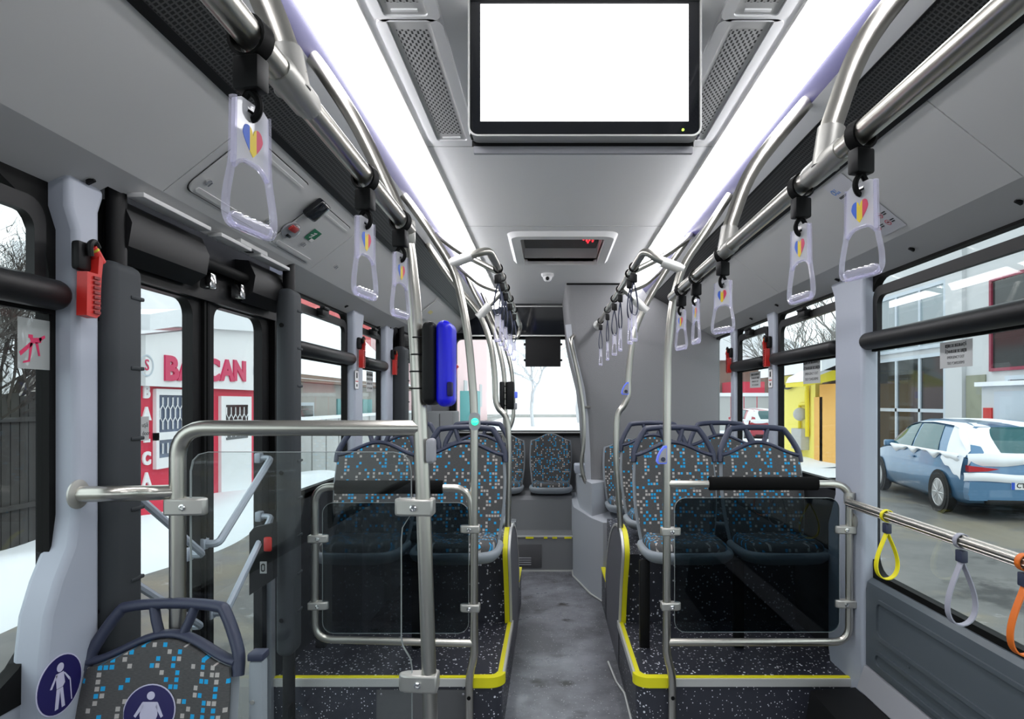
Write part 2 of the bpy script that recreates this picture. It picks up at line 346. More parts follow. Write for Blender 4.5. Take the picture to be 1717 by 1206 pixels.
def disc(mb, mtx, rx, ry, z=0.0, n=28, t=0.0012):
    vs = [mtx @ Vector((rx*math.cos(2*PI*i/n), ry*math.sin(2*PI*i/n), z+t*k)) for k in (0, 1) for i in range(n)]
    mb.add(vs, [tuple(range(n))[::-1], tuple(range(n, 2*n))]+[(i, (i+1) % n, n+(i+1) % n, n+i) for i in range(n)]); return mb
def flat(mb, mtx, poly, z=0.0, t=0.001):
    n = len(poly); vs = [mtx @ Vector((p[0], p[1], z+t*k)) for k in (0, 1) for p in poly]
    mb.add(vs, [tuple(range(n))[::-1], tuple(range(n, 2*n))]+[(i, (i+1) % n, n+(i+1) % n, n+i) for i in range(n)]); return mb
def hit(px, py, p0, n):
    d = Vector(((px-VX)/F, 1.0, (VY-py)/F)); o = Vector((0, 0, H)); n = Vector(n)
    t = (Vector(p0)-o).dot(n)/d.dot(n); return o+d*t
# ------------------------------------------------------------------ the bus shell
CX = 0.073                                        # centre line of the bus
XL, XR = CX-1.225, CX+1.225                       # window planes
Y0, YB = -3.4, 6.0                                # front and rear ends
KY = 2.605                                        # riser of the raised floor
AL, AR = -0.200, 0.362                            # edges of the aisle
PZ = 0.25
PROF = [(0.0, 2.325), (0.52, 2.325), (0.64, 2.29), (0.67, 2.25), (0.72, 2.227), (0.86, 2.15), (1.10, 1.96), (1.225, 1.90)]
def strip(i, sgn, y0, y1, lift=0.0, s0=0.0, s1=1.0, thick=0.012):
    """a slab along the bus on segment i of the roof section"""
    (u0, z0), (u1, z1) = PROF[i], PROF[i+1]
    a = Vector((u0+(u1-u0)*s0, z0+(z1-z0)*s0)); b = Vector((u0+(u1-u0)*s1, z0+(z1-z0)*s1))
    n = Vector((-(b.y-a.y), (b.x-a.x))).normalized()
    if n.y > 0: n = -n                                   # n points down into the cabin
    a, b = a+n*lift, b+n*lift; c, d = b-n*thick, a-n*thick
    return MB().prism([(CX+sgn*p.x, p.y) for p in (a, b, c, d)], 'y', y0, y1)
def panel_pt(sgn, s, y, out=0.0, i=5):
    (u0, z0), (u1, z1) = PROF[i], PROF[i+1]
    n = Vector((-(z1-z0), (u1-u0))).normalized()
    if n.y > 0: n = -n
    u, z = u0+(u1-u0)*s+n.x*out, z0+(z1-z0)*s+n.y*out
    return Vector((CX+sgn*u, y, z))
def panel_basis(sgn, s, y, out=0.0, i=5):
    o = panel_pt(sgn, s, y, out, i); up = panel_pt(sgn, 0, y, 0, i)-panel_pt(sgn, 1, y, 0, i)
    return basis(o, (0, 1 if sgn < 0 else -1, 0), up)
def panel_hit(sgn, px, py, i=5, out=0.0):
    a, b = panel_pt(sgn, 0, 0, out, i), panel_pt(sgn, 1, 0, out, i); d = b-a
    p = hit(px, py, a, Vector((-d.z, 0, d.x))); return (p-Vector((a.x, p.y, a.z))).dot(d)/d.dot(d), p.y

struct('floor', MB().box(XL-.02, XR+.02, Y0, 5.22, -0.10, 0.0), 'floor')
# ceiling
GX = [(-.392, -.290), (.436, .538)]
cl = struct('ceiling', MB().box(CX-.52, CX+.52, Y0, 3.46, 2.325, 2.345).box(CX-.52, CX+.52, 4.10, YB, 2.325, 2.345).box(CX-.52, -.165, 3.46, 4.10, 2.325, 2.345).box(.305, CX+.52, 3.46, 4.10, 2.325, 2.345).box(-.165, .305, 4.10, 4.12, 2.325, 2.44).box(-.165, .305, 3.44, 3.46, 2.325, 2.44).box(-.185, -.165, 3.44, 4.12, 2.325, 2.44).box(.305, .325, 3.44, 4.12, 2.325, 2.44).box(-.185, .325, 3.44, 4.12, 2.43, 2.45), 'ceil')
for y in (2.26, 3.28):
    mk('seam', MB().box(CX-.52, CX+.52, y, y+.004, 2.3235, 2.3255), 'lintel', cl)
for k, (sg, side) in enumerate(((-1, 'left'), (1, 'right'))):
    mb = strip(2, sg, Y0, YB); struct(f'trim_{k+1}', mb, 'cove')
    struct(f'trim_{k+3}', strip(3, sg, Y0, YB), 'ceil')
for k, (sg, lab) in enumerate(((-1, 'long white ceiling light strip above the door side handrail'), (1, 'long white ceiling light strip above the straps opposite the door'))):
    t = thing('ceiling_light_strip', lab, 'light', (CX+sg*.58, 2.5, 2.3), 'ceiling light strips')
    a_, b_ = panel_pt(sg, 0, 0, 0, 1), panel_pt(sg, 1, 0, 0, 1); dn = (panel_pt(sg, .5, 0, 1, 1)-panel_pt(sg, .5, 0, 0, 1))
    pp = [a_+(b_-a_)*(i/8)+dn*(.030*math.sin(PI*i/8)**.6 if 0 < i < 8 else 0) for i in range(9)]+[b_-dn*.01, a_-dn*.01]
    mk('diffuser', MB().prism([(p.x, p.z) for p in pp], 'y', .40, YB), 'led', t)
    mk('unlit_diffuser', strip(1, sg, Y0, .40), 'white', t, 'unlit front section')
    (u0, z0) = PROF[1]
    mk('edge_rail', MB().box(CX+sg*u0-.007, CX+sg*u0+.007, Y0, YB, 2.314, 2.327), 'aluminium', t)
for sg, lab in ((-1, 'black mesh air vent running above the door side overhead panels'), (1, 'black mesh air vent running above the overhead panels opposite the door')):
    y1 = 4.86 if sg > 0 else 5.6
    t = thing('air_vent', lab, 'vent', (CX+sg*.79, 2.5, 2.19), 'mesh air vents')
    a, b = panel_pt(sg, 0, 0, .002, 4), panel_pt(sg, 1, 0, .002, 4); w = (b-a).length
    mb = MB(); q = [(a.x, Y0, a.z), (b.x, Y0, b.z), (b.x, y1, b.z), (a.x, y1, a.z)]
    mb.quad(*q, uv=[(0, 0), (w, 0), (w, y1-Y0), (0, y1-Y0)]); mb.quad(*[(p[0]+sg*.02, p[1], p[2]+.02) for p in q])
    mk('mesh', mb, 'mesh', t)
    mk('lower_rail', strip(4, sg, Y0, y1, .006, .86, 1.0), 'black', t)
    mk('upper_rail', strip(4, sg, Y0, y1, .005, 0.0, .04), 'black', t)
struct('wall_roof_left', strip(4, -1, 5.6, YB), 'rear_dark')
# overhead panels and lintels
wl = [(Y0, 1.66), (1.664, 2.66), (2.664, 4.42), (4.424, YB)]
pl = strip(5, -1, *wl[0])
for a, b in wl[1:]:
    q = strip(5, -1, a, b); pl.add(q.v, q.f)
overL = struct('wall_left_upper', pl, 'panel')
pr = strip(5, 1, Y0, 1.55)
for a, b in ((1.554, 3.2), (3.204, 4.86)):
    q = strip(5, 1, a, b); pr.add(q.v, q.f)
overR = struct('wall_right_upper', pr, 'panel')
ll = strip(6, -1, Y0, 1.54)
for a, b in ((2.60, 4.42), (5.55, YB)):
    q = strip(6, -1, a, b); ll.add(q.v, q.f)
for a, b in ((1.54, 2.60), (4.42, 5.55)):
    q = strip(6, -1, a, b, 0, 0, .48); ll.add(q.v, q.f)
struct('trim_5', ll, 'lintel'); struct('trim_6', strip(6, 1, Y0, 4.86), 'lintel')
def clip(par, sg, s, y, i=6):
    b = panel_basis(sg, s, y, 0.001, i); mb = MB()
    disc(mb, b, .012, .009, 0, 14, .004); mk('latch', mb, 'chrome', par)
    mb = MB(); flat(mb, b, [(-.004, -.010), (.004, -.010), (.004, .010), (-.004, .010)], .004, .006); mk('latch_key', mb, 'black', par)
for px, py in ((150, 300), (615, 563), (633, 548), (653, 549), (580, 512)):
    s, y = panel_hit(-1, px, py, 6); clip(overL, -1, min(max(s, .1), .9), y)
for px, py in ((1405, 467), (1303, 510), (1260, 533), (1530, 415), (1710, 335)):
    s, y = panel_hit(1, px, py, 6); clip(overR, 1, min(max(s, .1), .9), y)
# roof skin so that no sky leaks between the panels
struct('ceiling_roof_skin', MB().prism([(XL-.05, 1.92), (XL-.05, 2.2), (XL+.25, 2.5), (XR-.25, 2.5), (XR+.05, 2.2), (XR+.05, 1.92), (XR+.03, 1.92), (XR+.03, 2.19), (XR-.26, 2.48), (XL+.26, 2.48), (XL-.03, 2.19), (XL-.03, 1.92)], 'y', Y0, YB+.05), 'wall')
# side walls, lower part
struct('wall_right', MB().box(XR-.004, XR+.03, Y0, YB, 0, .70).box(XR-.002, XR+.03, -.15, .10, .70, 1.93).box(XR-.002, XR+.03, Y0, -3.0, .70, 1.93).box(XR-.002, XR+.03, 4.905, YB, .70, 1.93), 'wall')
struct('wall_left', MB().box(XL-.03, XL+.004, Y0, 1.56, 0, .77).box(XL-.03, XL+.004, 2.58, 4.44, 0, .74).box(XL-.03, XL+.02, 5.55, YB, 0, 1.93).box(XL-.03, XL+.002, -.15, .10, .77, 1.93).box(XL-.03, XL+.002, Y0, -3.0, .77, 1.93), 'wall')
struct('wall_right_rear', MB().box(XR-.006, XR+.03, 2.76, 4.905, .25, 1.025), 'dark_wall')
struct('wall_left_rear', MB().box(XL-.03, XL+.006, 2.62, 4.44, .25, .975), 'dark_wall')
struct('wall_front', MB().box(XL, XR, Y0-.05, Y0, 0, .9).box(XL, XR, Y0-.05, Y0, 2.05, 2.5), 'wall')
# pillars
def pillar(n, side, poly, x_in, m='pillar', bev=None):
    xo = XL-.02 if side < 0 else XR+.02
    bm = MB().prism(poly, 'x', min(x_in, xo), max(x_in, xo))
    o = struct(f'trim_{n}', bm, m)
    md = o.modifiers.new('round', 'BEVEL'); md.width = 0.014; md.segments = 3; md.limit_method = 'ANGLE'; md.angle_limit = math.radians(40); return o
pillar(11, -1, [(1.53, 0), (1.53, 1.86), (1.545, 1.90), (1.545, 1.925), (1.43, 1.925), (1.43, 1.85), (1.452, 1.80), (1.452, 1.14), (1.44, 1.07), (1.40, 1.0), (1.372, .93), (1.358, .83), (1.35, 0)], -1.098)
pillar(12, -1, [(3.545, .70), (3.545, 1.83), (3.53, 1.925), (3.735, 1.925), (3.70, 1.84), (3.70, .70)], -1.103)
pillar(13, -1, [(4.245, .70), (4.245, 1.925), (4.44, 1.925), (4.41, 1.84), (4.41, .70)], -1.103)
pillar(14, 1, [(2.505, 0), (2.505, 1.925), (2.80, 1.925), (2.76, 1.86), (2.75, 1.80), (2.75, 1.0), (2.82, .86), (2.82, .30), (2.72, .0)], 1.250)
pillar(15, 1, [(3.545, .68), (3.545, 1.925), (3.68, 1.925), (3.645, 1.84), (3.645, .68)], 1.268)
pillar(16, 1, [(4.31, .68), (4.31, 1.925), (4.43, 1.925), (4.40, 1.84), (4.40, .68)], 1.268)

# windows
def window(n, side, y0, y1, z0=.71, sash=True, bar=True, r=.05, bar_ext=.03):
    t = thing(f'window_{n}', None, None, ((XL if side < 0 else XR), (y0+y1)/2, z0)); t['kind'] = 'structure'
    xp = XL if side < 0 else XR; s = -side                     # s points into the cabin
    def xs(a, b): return (min(xp+s*a, xp+s*b), max(xp+s*a, xp+s*b))
    z1 = 1.905
    mk('frame', MB().ring(rrect(y0-.05, y1+.05, z0-.03, z1+.03, .01), rrect(y0+.012, y1-.012, z0+.012, z1-.012, r), 'x', *xs(-.025, .006)), 'rubber', t)
    mk('pane', MB().box(*xs(-.013, -.008), y0-.01, y1+.01, z0-.01, z1+.01), 'pane', t)
    if sash:
        mk('sash_frame', MB().ring(rrect(y0+.03, y1-.03, 1.615, 1.855, .05), rrect(y0+.062, y1-.062, 1.64, 1.818, .035), 'x', *xs(-.006, .014)), 'black', t)
        yc = y0+(y1-y0)*.5
        b = mk('sash_latch', MB().box(*xs(.010, .045), yc-.045, yc+.045, 1.825, 1.862, .006).box(*xs(.03, .055), yc-.05, yc+.03, 1.856, 1.870, .004), 'black', t)
        mk('divider', MB().box(*xs(-.006, .010), y0-.0, y1+.0, 1.603, 1.645), 'rubber', t)
    if bar:
        zz, xc, rr = 1.643, xp+s*.032, .0345; a, b = y0+.06, y1-.027
        prof = [(0.0, a-rr*.8), (rr*.6, a-rr*.62), (rr*.9, a-rr*.3), (rr, a), (rr, b), (rr*.9, b+rr*.3), (rr*.6, b+rr*.62), (0.0, b+rr*.8)]
        mk('padded_bar', MB().lathe([(p[0], p[1]) for p in prof], (xc, 0, zz), 'y', 18), 'black', t)
    return t
wR1 = window(1, 1, .10, 2.52, r=.07); wR2 = window(2, 1, 2.72, 3.545, z0=1.03); wR3 = window(3, 1, 3.66, 4.31, z0=1.03); wR4 = window(4, 1, 4.42, 4.90, z0=1.03, sash=False, bar=False)
wL1 = window(5, -1, .10, 1.445, z0=.775, r=.20); wL2 = window(6, -1, 2.66, 3.54, z0=.98); wL3 = window(7, -1, 3.72, 4.244, z0=.98)

window(9, 1, -3.0, -.17, r=.07); window(10, -1, -3.0, -.17, z0=.775, r=.07)
# right lower panel, skirting, heater
t = thing('side_panel', 'blue grey moulded wall panel below the large side window opposite the door', 'panel', (1.26, 1.6, .3))
pz0, pz1 = .355, .70
mb = MB().prism([(1.2925, pz0), (1.262, pz0), (1.262, .655), (1.268, .685), (1.285, .70), (1.2925, .70)], 'y', .2, 2.50); mk('board', mb, 'panel_dark', t)
mb = MB()
for (ya, yb, za, zb) in ((.3, 2.42, .49, .645), (.3, 2.43, .375, .445)):
    mb.ring(rrect(ya, yb, za, zb, .035), rrect(ya+.014, yb-.014, za+.014, zb-.014, .024), 'x', 1.2535, 1.2625)
mk('moulding', mb, 'panel_dark', t)
mb = MB()
for y in (2.2, 1.8, 1.45): mb.lathe([(.006, 0), (.005, -.004), (0, -.005)], (1.262, y, .47), 'x', 10)
mk('rivet', mb, 'panel_dark', t)
struct('baseboard_right', MB().prism([(1.296, .25), (1.225, .262), (1.255, .35), (1.296, .355)], 'y', .2, 2.50), 'stop_grey')
t = thing('heater_box', 'low black heater box on the floor along the side wall opposite the door', 'heater', (1.15, 2.0, 0))
mk('casing', MB().prism([(1.0, 0), (1.04, .25), (1.22, .262), (1.22, 0)], 'y', .5, 2.50), 'black', t)
mb = MB()
for i in range(4):
    for j in range(3): mb.box(1.075+j*.05, 1.112+j*.05, 2.02-i*.028, 2.032-i*.028, .2525+j*.0022, .2605+j*.0022)
mk('vent_slot', mb, 'rubber', t)

# raised floors
def raised_floor(name, sgn):
    e, w = (AR, XR) if sgn > 0 else (AL, XL)
    def poly(off, r, n=6):
        ex = e-sgn*off; ky = KY-off
        pts = [(w, ky)]+[(ex+sgn*r+(-sgn)*r*math.sin(PI/2*i/n), ky+r-r*math.cos(PI/2*i/n)) for i in range(n+1)]+[(ex, 3.30), (w, 3.30)]
        return pts
    o = struct(name, MB().prism(poly(0, .05), 'z', 0, PZ-.001).prism([(e, 4.02), (e, 4.37), (w, 4.37), (w, 4.02)], 'z', 0, PZ-.01).box(min(e+sgn*.03, w), max(e+sgn*.03, w), 3.295, 4.30, 0, .60), 'podium')
    fin = [(3.27, 0), (3.27, .25), (3.20, .46), (3.115, .63), (3.13, .69), (3.18, .725), (3.26, .742), (3.42, .734), (3.60, .68), (3.78, .58), (3.93, .45), (4.03, .30), (4.06, .2), (4.06, 0)]
    mk('arch_panel', MB().prism(fin, 'x', min(e, e+sgn*.035), max(e, e+sgn*.035)), 'fin', o)
    path = [(e, y, z) for y, z in fin[1:-1]]
    sp = smooth_path(path, 3)
    mk('white_edge', MB().ribbon([(e+sgn*.002, p.y, p.z) for p in sp], .012, .014, up=(1, 0, 0)), 'aluminium', o)
    mk('yellow_edge', MB().ribbon([(e+sgn*.022, p.y-.001, p.z+.001) for p in sp], .024, .012, up=(1, 0, 0)), 'yellow', o)
    # kerb trim: white nosing, yellow line on top, yellow corner cap
    po, pi = poly(.008, .058), poly(-.022, .03); yo = poly(-.002, .05); yi = poly(-.020, .034)
    n = len(po)-1
    def band(a, b, lo, hi, z0, z1):
        m2 = MB(); k = hi-lo
        vs = [(p[0], p[1], z) for z in (z0, z1) for q in (a, b) for p in q[lo:hi]]
        fs = []
        for i in range(k-1): fs += [(i, i+1, k+i+1, k+i), (2*k+i, 3*k+i, 3*k+i+1, 2*k+i+1), (i, 2*k+i, 2*k+i+1, i+1), (k+i, k+i+1, 3*k+i+1, 3*k+i)]
        fs += [(0, k, 3*k, 2*k), (k-1, 3*k-1, 4*k-1, 2*k-1)]
        return m2.add(vs, fs)
    mk('nosing', band(po, pi, 0, n, PZ-.03, PZ+.002), 'aluminium', o)
    mk('yellow_line', band(yo, yi, 0, n, PZ+.0015, PZ+.006), 'yellow', o)
    po2, pi2 = poly(.012, .064), poly(-.024, .028); a = list(po2); b = list(pi2)
    a[0] = (e+sgn*.13, a[0][1]); b[0] = (e+sgn*.13, b[0][1])
    m2 = band(a, b, 0, n-1, PZ-.034, PZ+.008); mk('corner_cap', m2, 'yellow', o)
    sp2 = MB().ribbon([(e+sgn*.010, 4.37, PZ-.004), (e+sgn*.010, 4.04, PZ-.004)], .010, .030, up=(0, 0, 1)); mk('rear_yellow_edge', sp2, 'yellow', o)
    return o
pL = raised_floor('floor_platform_left', -1); pR = raised_floor('floor_platform_right', 1)
mk('access_cover', MB().box(-.72, -.335, KY-.004, KY+.001, .02, .205), 'rear_dark', pL)
mb = MB()
for x in (-.70, -.52, -.36): mb.lathe([(.006, 0), (.005, -.004), (0, -.005)], (x, KY-.004, .19), 'y', 10)
mk('cover_screw', mb, 'chrome', pL)
mk('lower_trim', MB().tube([(AR-.004, KY, .006), (AR-.004, 3.0, .006), (AR-.03, 3.12, .006), (AR-.05, 3.35, .012)], .006, 8), 'aluminium', pR)

# rear: tower, bench, rear wall
lv = [(2.36, .12), (1.93, .162), (1.75, .20), (1.516, .258), (1.284, .288), (1.0, .303), (.68, .312), (.60, .312)]
TY = 4.86
def tower_sec(xc):
    r = .05
    return [(XR+.02, TY)]+[(xc+r-r*math.sin(PI/2*i/5), TY+r-r*math.cos(PI/2*i/5)) for i in range(6)]+[(xc-.01, YB), (XR+.02, YB)]
vs, fs = [], []; secs = [tower_sec(x) for _, x in lv]; k = len(secs[0])
for (z, _), sct in zip(lv, secs): vs += [(p[0], p[1], z) for p in sct]
for i in range(len(lv)-1):
    for j in range(k): fs.append((i*k+j, i*k+(j+1) % k, (i+1)*k+(j+1) % k, (i+1)*k+j))
fs.append(tuple(range(k)))
tw = struct('wall_engine_tower', MB().add(vs, fs), 'tower')
path = smooth_path([(x-.012, TY+.03, z) for z, x in lv[:-1]], 5)
mk('arch_moulding', MB().sweep([p for p in path if p.z < 2.02], [(-.035, -.012), (.02, -.012), (.02, .03), (-.035, .03)], up=(0, 1, 0)), 'tower_side', tw)
mk('top_seal', MB().box(.13, XR-.55, TY-.008, TY+.004, 2.312, 2.324), 'rubber', tw)
foot = [(.372, 4.375), (.30, 4.55), (.19, 5.03), (.19, YB), (XR, YB), (XR, 4.375)]
lowb = struct('wall_tower_base', MB().prism(foot, 'z', 0, .56).prism([(.31, 4.62), (.24, 5.0), (.24, YB), (.5, YB), (.5, 4.87)], 'z', .56, .80), 'tower_side')
mk('base_trim', MB().tube([(.372, 4.37, .008), (.298, 4.545, .008), (.186, 5.025, .008), (.186, 5.2, .008)], .007, 8), 'aluminium', lowb)
mk('seat_plinth', MB().box(.40, XR, 4.37, 4.84, .25, .555), 'tower', lowb)
rb = struct('wall_rear_step', MB().prism([(5.19, 0), (5.19, .285), (5.44, .292), (5.46, .55), (5.50, .58), (YB, .58), (YB, 0)], 'x', XL, .195), 'rear')
mk('riser_edge', MB().box(-.6, .19, 5.183, 5.21, .283, .292), 'aluminium', rb)
mk('kick_trim', MB().box(-.5, .19, 5.183, 5.192, .0, .012), 'aluminium', rb)
mb = MB()
for x0, x1 in ((-.20, -.135), (.02, .06), (.12, .18), (-.05, -.02)): mb.box(x0, x1, 5.181, 5.19, .272, .288)
mk('yellow_mark', mb, 'yellow', rb)
mk('vent_cover', MB().box(-.50, -.068, 5.182, 5.192, .03, .225, .004), 'rear_dark', rb)
mb = MB()
for i in range(4): mb.box(-.34, -.155, 5.176, 5.184, .055+i*.018, .063+i*.018)
mk('vent_louvre', mb, 'stop_grey', rb)
rw = struct('wall_rear', MB().box(XL, XR, YB-.0, YB+.06, 0, 1.11).box(XL, -.93, YB, YB+.06, 1.1, 2.5).box(.36, XR, YB, YB+.06, 1.1, 2.5).box(XL, XR, YB, YB+.06, 2.02, 2.5), 'rear')
mk('panel_joint', MB().box(.128, .134, YB-.004, YB, .66, 1.1), 'seam', rw)
t = thing('window_8', None, None, (-.28, YB, 1.1)); t['kind'] = 'structure'
mk('frame', MB().ring(rrect(-.96, .40, 1.08, 2.06, .02), rrect(-.895, .345, 1.13, 2.005, .05), 'y', YB-.03, YB+.05), 'rubber', t)
mk('pane', MB().box(-.95, .38, YB+.01, YB+.015, 1.10, 2.04), 'pane', t)
mk('sill_strip', MB().box(-.95, .30, YB-.035, YB-.02, 1.108, 1.122), 'aluminium', t)
t = thing('destination_display', 'black display box with silver edges above the rear window', 'display', (-.3, 5.9, 2.02))
mk('housing', MB().prism([(5.86, 2.325), (5.90, 2.03), (5.99, 2.03), (5.99, 2.325)], 'x', -.80, .16), 'bezel', t)
mk('upper_edge', MB().box(-.80, .16, 5.845, 5.86, 2.292, 2.303), 'aluminium', t); mk('lower_edge', MB().box(-.80, .16, 5.885, 5.90, 2.022, 2.034), 'aluminium', t)
t = thing('display_back', 'small black square panel hanging in the rear window', 'display', (-.07, 5.93, 1.75))
mk('panel', MB().box(X(881, 5.93), X(940, 5.93), 5.92, 5.945, Z(615, 5.93), 2.025), 'black', t)
mb = MB()
for x in (X(880, 5.93), X(941, 5.93)):
    for z in (1.80, 1.95): mb.ball((x, 5.93, z), .012)
mk('knob', mb, 'black', t)
t = thing('wall_cabinet', 'tall grey cabinet beside the rear door by the rear window', 'cabinet', (-1.02, 5.6, 0))
mk('body', MB().box(XL+.03, -.86, 5.56, 5.94, .0, 1.32, .012), 'rear', t)
mk('panel_line', MB().box(-.98, -.976, 5.555, 5.562, .7, 1.30), 'seam', t)
# ------------------------------------------------------------------ doors and door gear
def mapX(px, x): return Ywall(px, x)
def wp(px, py, x):                                # pixel on a wall plane x = const
    Y = Ywall(px, x); return Vector((x, Y, Z(py, Y)))
def door(n, y0, y1, detail=True):
    t = thing(f'door_{n}', None, None, (XL-.03, (y0+y1)/2, 0)); t['kind'] = 'structure'
    xa, xb = XL-.05, XL-.015; ym = (y0+y1)/2
    for k, (a, b) in enumerate(((y0, ym-.004), (ym+.004, y1))):
        fw = .060
        fr = mk('leaf_frame', MB().ring(rrect(a, b, .02, 1.86, .02), rrect(a+fw, b-fw, .12, 1.735, .05), 'x', xa, xb), 'black', t)
        mk('pane', MB().box(xa+.014, xa+.019, a+.03, b-.03, .1, 1.75), 'pane', t)
        mk('edge_seal', MB().box(xa, xb+.012, (b-.012) if k == 0 else a, b if k == 0 else (a+.012), .02, 1.86), 'rubber', t)
    return t
d1 = door(1, 1.62, 2.60)
# grab bars on the two leaves of the front door
def bar(pts, par):
    mk('grab_bar', MB().tube(fillet(pts, .02, 3), .013, 8, ry=.011), 'bar', par)
    mb = MB()
    for p in (pts[0], pts[-1]): mb.box(p[0]-.012, p[0]+.012, p[1]-.018, p[1]+.018, p[2]-.02, p[2]+.02, .005)
    mk('bar_foot', mb, 'bar', par)
xb = XL+.036
for pa, pb in (((455, 768), (366, 912)), ((456, 866), (378, 1028)), ((225, 828), (341, 930)), ((225, 978), (338, 1050))):
    a, b = wp(*pa, xb), wp(*pb, xb); i = Vector((-.05, 0, 0)); bar([a+i, a, b, b+i], d1)
d2 = door(2, 4.62, 5.50)
struct('trim_17', MB().box(XL-.05, XL-.02, 1.50, 1.66, 0, 1.93).box(XL-.05, XL-.02, 2.56, 2.68, 0, 1.93).box(XL-.05, XL-.02, 1.55, 2.62, 1.84, 2.0), 'black')
struct('trim_18', MB().box(XL-.05, XL-.02, 4.42, 4.64, 0, 1.93).box(XL-.05, XL-.02, 5.48, 5.58, 0, 1.93).box(XL-.05, XL-.02, 4.4, 5.58, 1.84, 2.0), 'black')
def roller(x0, x1, y0, y1, z0, z1, label, topz, group='padded door posts'):
    t = thing('padded_door_post', label, 'post', ((x0+x1)/2, (y0+y1)/2, 0), group)
    mb = MB(); mb.box(x0, x1, y0, y1, z0, z1, .028, 4)
    for i in range(9):
        z = z1-.09-i*(z1-z0-.1)/9; mb.box(x1-.012, x1+.003, y1-.06, y1-.008, z, z+.010, .003)
    mk('pad', mb, 'cushion', t)
    mb = MB()
    for i in range(3): mb.lathe([(.009, 0), (.009, -.003), (0, -.003)], ((x0+x1)/2-.005, y0-.001, z0+.15+(z1-z0-.3)*i/2), 'y', 12)
    mk('screw_cap', mb, 'rubber', t)
    mk('inner_post', MB().tube([((x0+x1)/2, (y0+y1)/2, .01), ((x0+x1)/2, (y0+y1)/2, topz)], .024, 14), 'black', t)
    return t
roller(-1.142, -1.072, 1.535, 1.662, .02, 1.755, 'dark grey padded post beside the near edge of the front door', 1.97)
roller(-1.088, -1.018, 2.47, 2.585, .39, 1.855, 'dark grey padded post between the front door and the raised floor', 1.97)
roller(-1.12, -1.03, 4.44, 4.60, .30, 1.80, 'dark grey padded post at the near edge of the rear door', 1.96)
# mechanism above the front door
t = thing('door_mechanism', 'black door opening mechanism above the front door', 'door gear', (-1.08, 2.1, 1.8))
mk('backplate', MB().box(XL-.018, XL+.01, 1.55, 2.62, 1.74, 1.94), 'black', t)
mk('drive_housing', MB().prism([(XL+.005, 1.78), (XL+.03, 1.765), (XL+.075, 1.80), (XL+.085, 1.86), (XL+.06, 1.915), (XL+.005, 1.92)], 'y', 1.60, 1.965), 'black', t)
mk('drive_housing', MB().prism([(XL+.005, 1.78), (XL+.03, 1.765), (XL+.075, 1.80), (XL+.085, 1.86), (XL+.06, 1.915), (XL+.005, 1.92)], 'y', 2.27, 2.56), 'black', t)
mk('shaft', MB().tube([(XL+.045, 1.96, 1.85), (XL+.045, 2.28, 1.85)], .018, 12), 'rubber', t)
for y in (2.02, 2.22): mk('roller_bracket', MB().box(XL+.02, XL+.06, y, y+.035, 1.77, 1.82, .006), 'chrome', t)
mb = MB()
for a, b in ((1.60, 1.92), (1.98, 2.18), (2.25, 2.5)): mb.box(XL+.07, XL+.115, a, b, 1.925, 1.938, .003)
mk('cover_lip', mb, 'panel', t)
t = thing('door_mechanism', 'black door opening mechanism above the rear door', 'door gear', (-1.08, 5.0, 1.8))
mk('drive_housing', MB().box(XL, XL+.07, 4.65, 5.5, 1.78, 1.92, .02), 'black', t)
mk('arm', MB().tube([(XL+.06, 4.7, 1.80), (XL+.13, 4.8, 1.83), (XL+.06, 5.1, 1.78)], .014, 8), 'rubber', t)
# little box with a red button on the far door post
t = thing('door_release_box', 'black box with a red button on the door post beside the front door', 'control box', (-1.1, 2.42, .9))
mk('casing', MB().prism([(-1.152, .66), (-1.152, .90), (-1.135, .92), (-1.062, .935), (-1.062, .72)], 'y', 2.40, 2.44), 'black', t)
mk('button', MB().box(-1.094, -1.064, 2.388, 2.402, .83, .885, .006), 'red', t)
mk('notice', MB().box(-1.110, -1.085, 2.397, 2.4005, .745, .79), 'sticker', t)
mk('notice_mark', MB().ring(rrect(-1.105, -1.090, .752, .783, .007), rrect(-1.102, -1.093, .757, .778, .004), 'y', 2.394, 2.398), 'ink', t)
# overhead hatches above the front door
def hatch(y0, y1, s0, s1, label, latches):
    t = thing('overhead_hatch', label, 'hatch', panel_pt(-1, (s0+s1)/2, (y0+y1)/2), 'hatches above the front door')
    b = panel_basis(-1, (s0+s1)/2, (y0+y1)/2, 0.0); L = .306
    h = (s1-s0)*L/2; w = (y1-y0)/2
    mb = MB(); flat(mb, b, rrect(-w, w, -h, h, .03), .0005, .006); mk('door_panel', mb, 'panel', t)
    mb = MB(); o, i = rrect(-w-.004, w+.004, -h-.004, h+.004, .033), rrect(-w, w, -h, h, .03); n = len(o)
    mb.add([b @ Vector((p[0], p[1], .0012)) for p in o+i], [(k, (k+1) % n, n+(k+1) % n, n+k) for k in range(n)]); mk('gap', mb, 'seam', t)
    mb = MB(); flat(mb, b, rrect(-w*.86, w*.86, -h*.94, -h*.80, .008), .0062, .0035); mk('lower_ridge', mb, 'panel', t); mb = MB(); flat(mb, b, rrect(-w*.86, w*.86, h*.78, h*.86, .006), .0062, .002); mk('upper_ridge', mb, 'panel', t)
    for px, py in latches:
        s, y = panel_hit(-1, px, py, 5, .006); bb = panel_basis(-1, s, y, .0065)
        mb = MB(); disc(mb, bb, .010, .010, 0, 16, .006); flat(mb, bb, [(-.003, -.008), (.003, -.008), (.003, .008), (-.003, .008)], .006, .006); mk('latch', mb, 'chrome', t)
hatch(1.70, 2.115, .10, .86, 'pale grey overhead hatch above the front door, nearer one with two latches', ((348, 304), (448, 369)))
hatch(2.235, 2.60, .16, .90, 'pale grey overhead hatch beside the green exit sign above the front door', ((507, 408), (562, 446)))
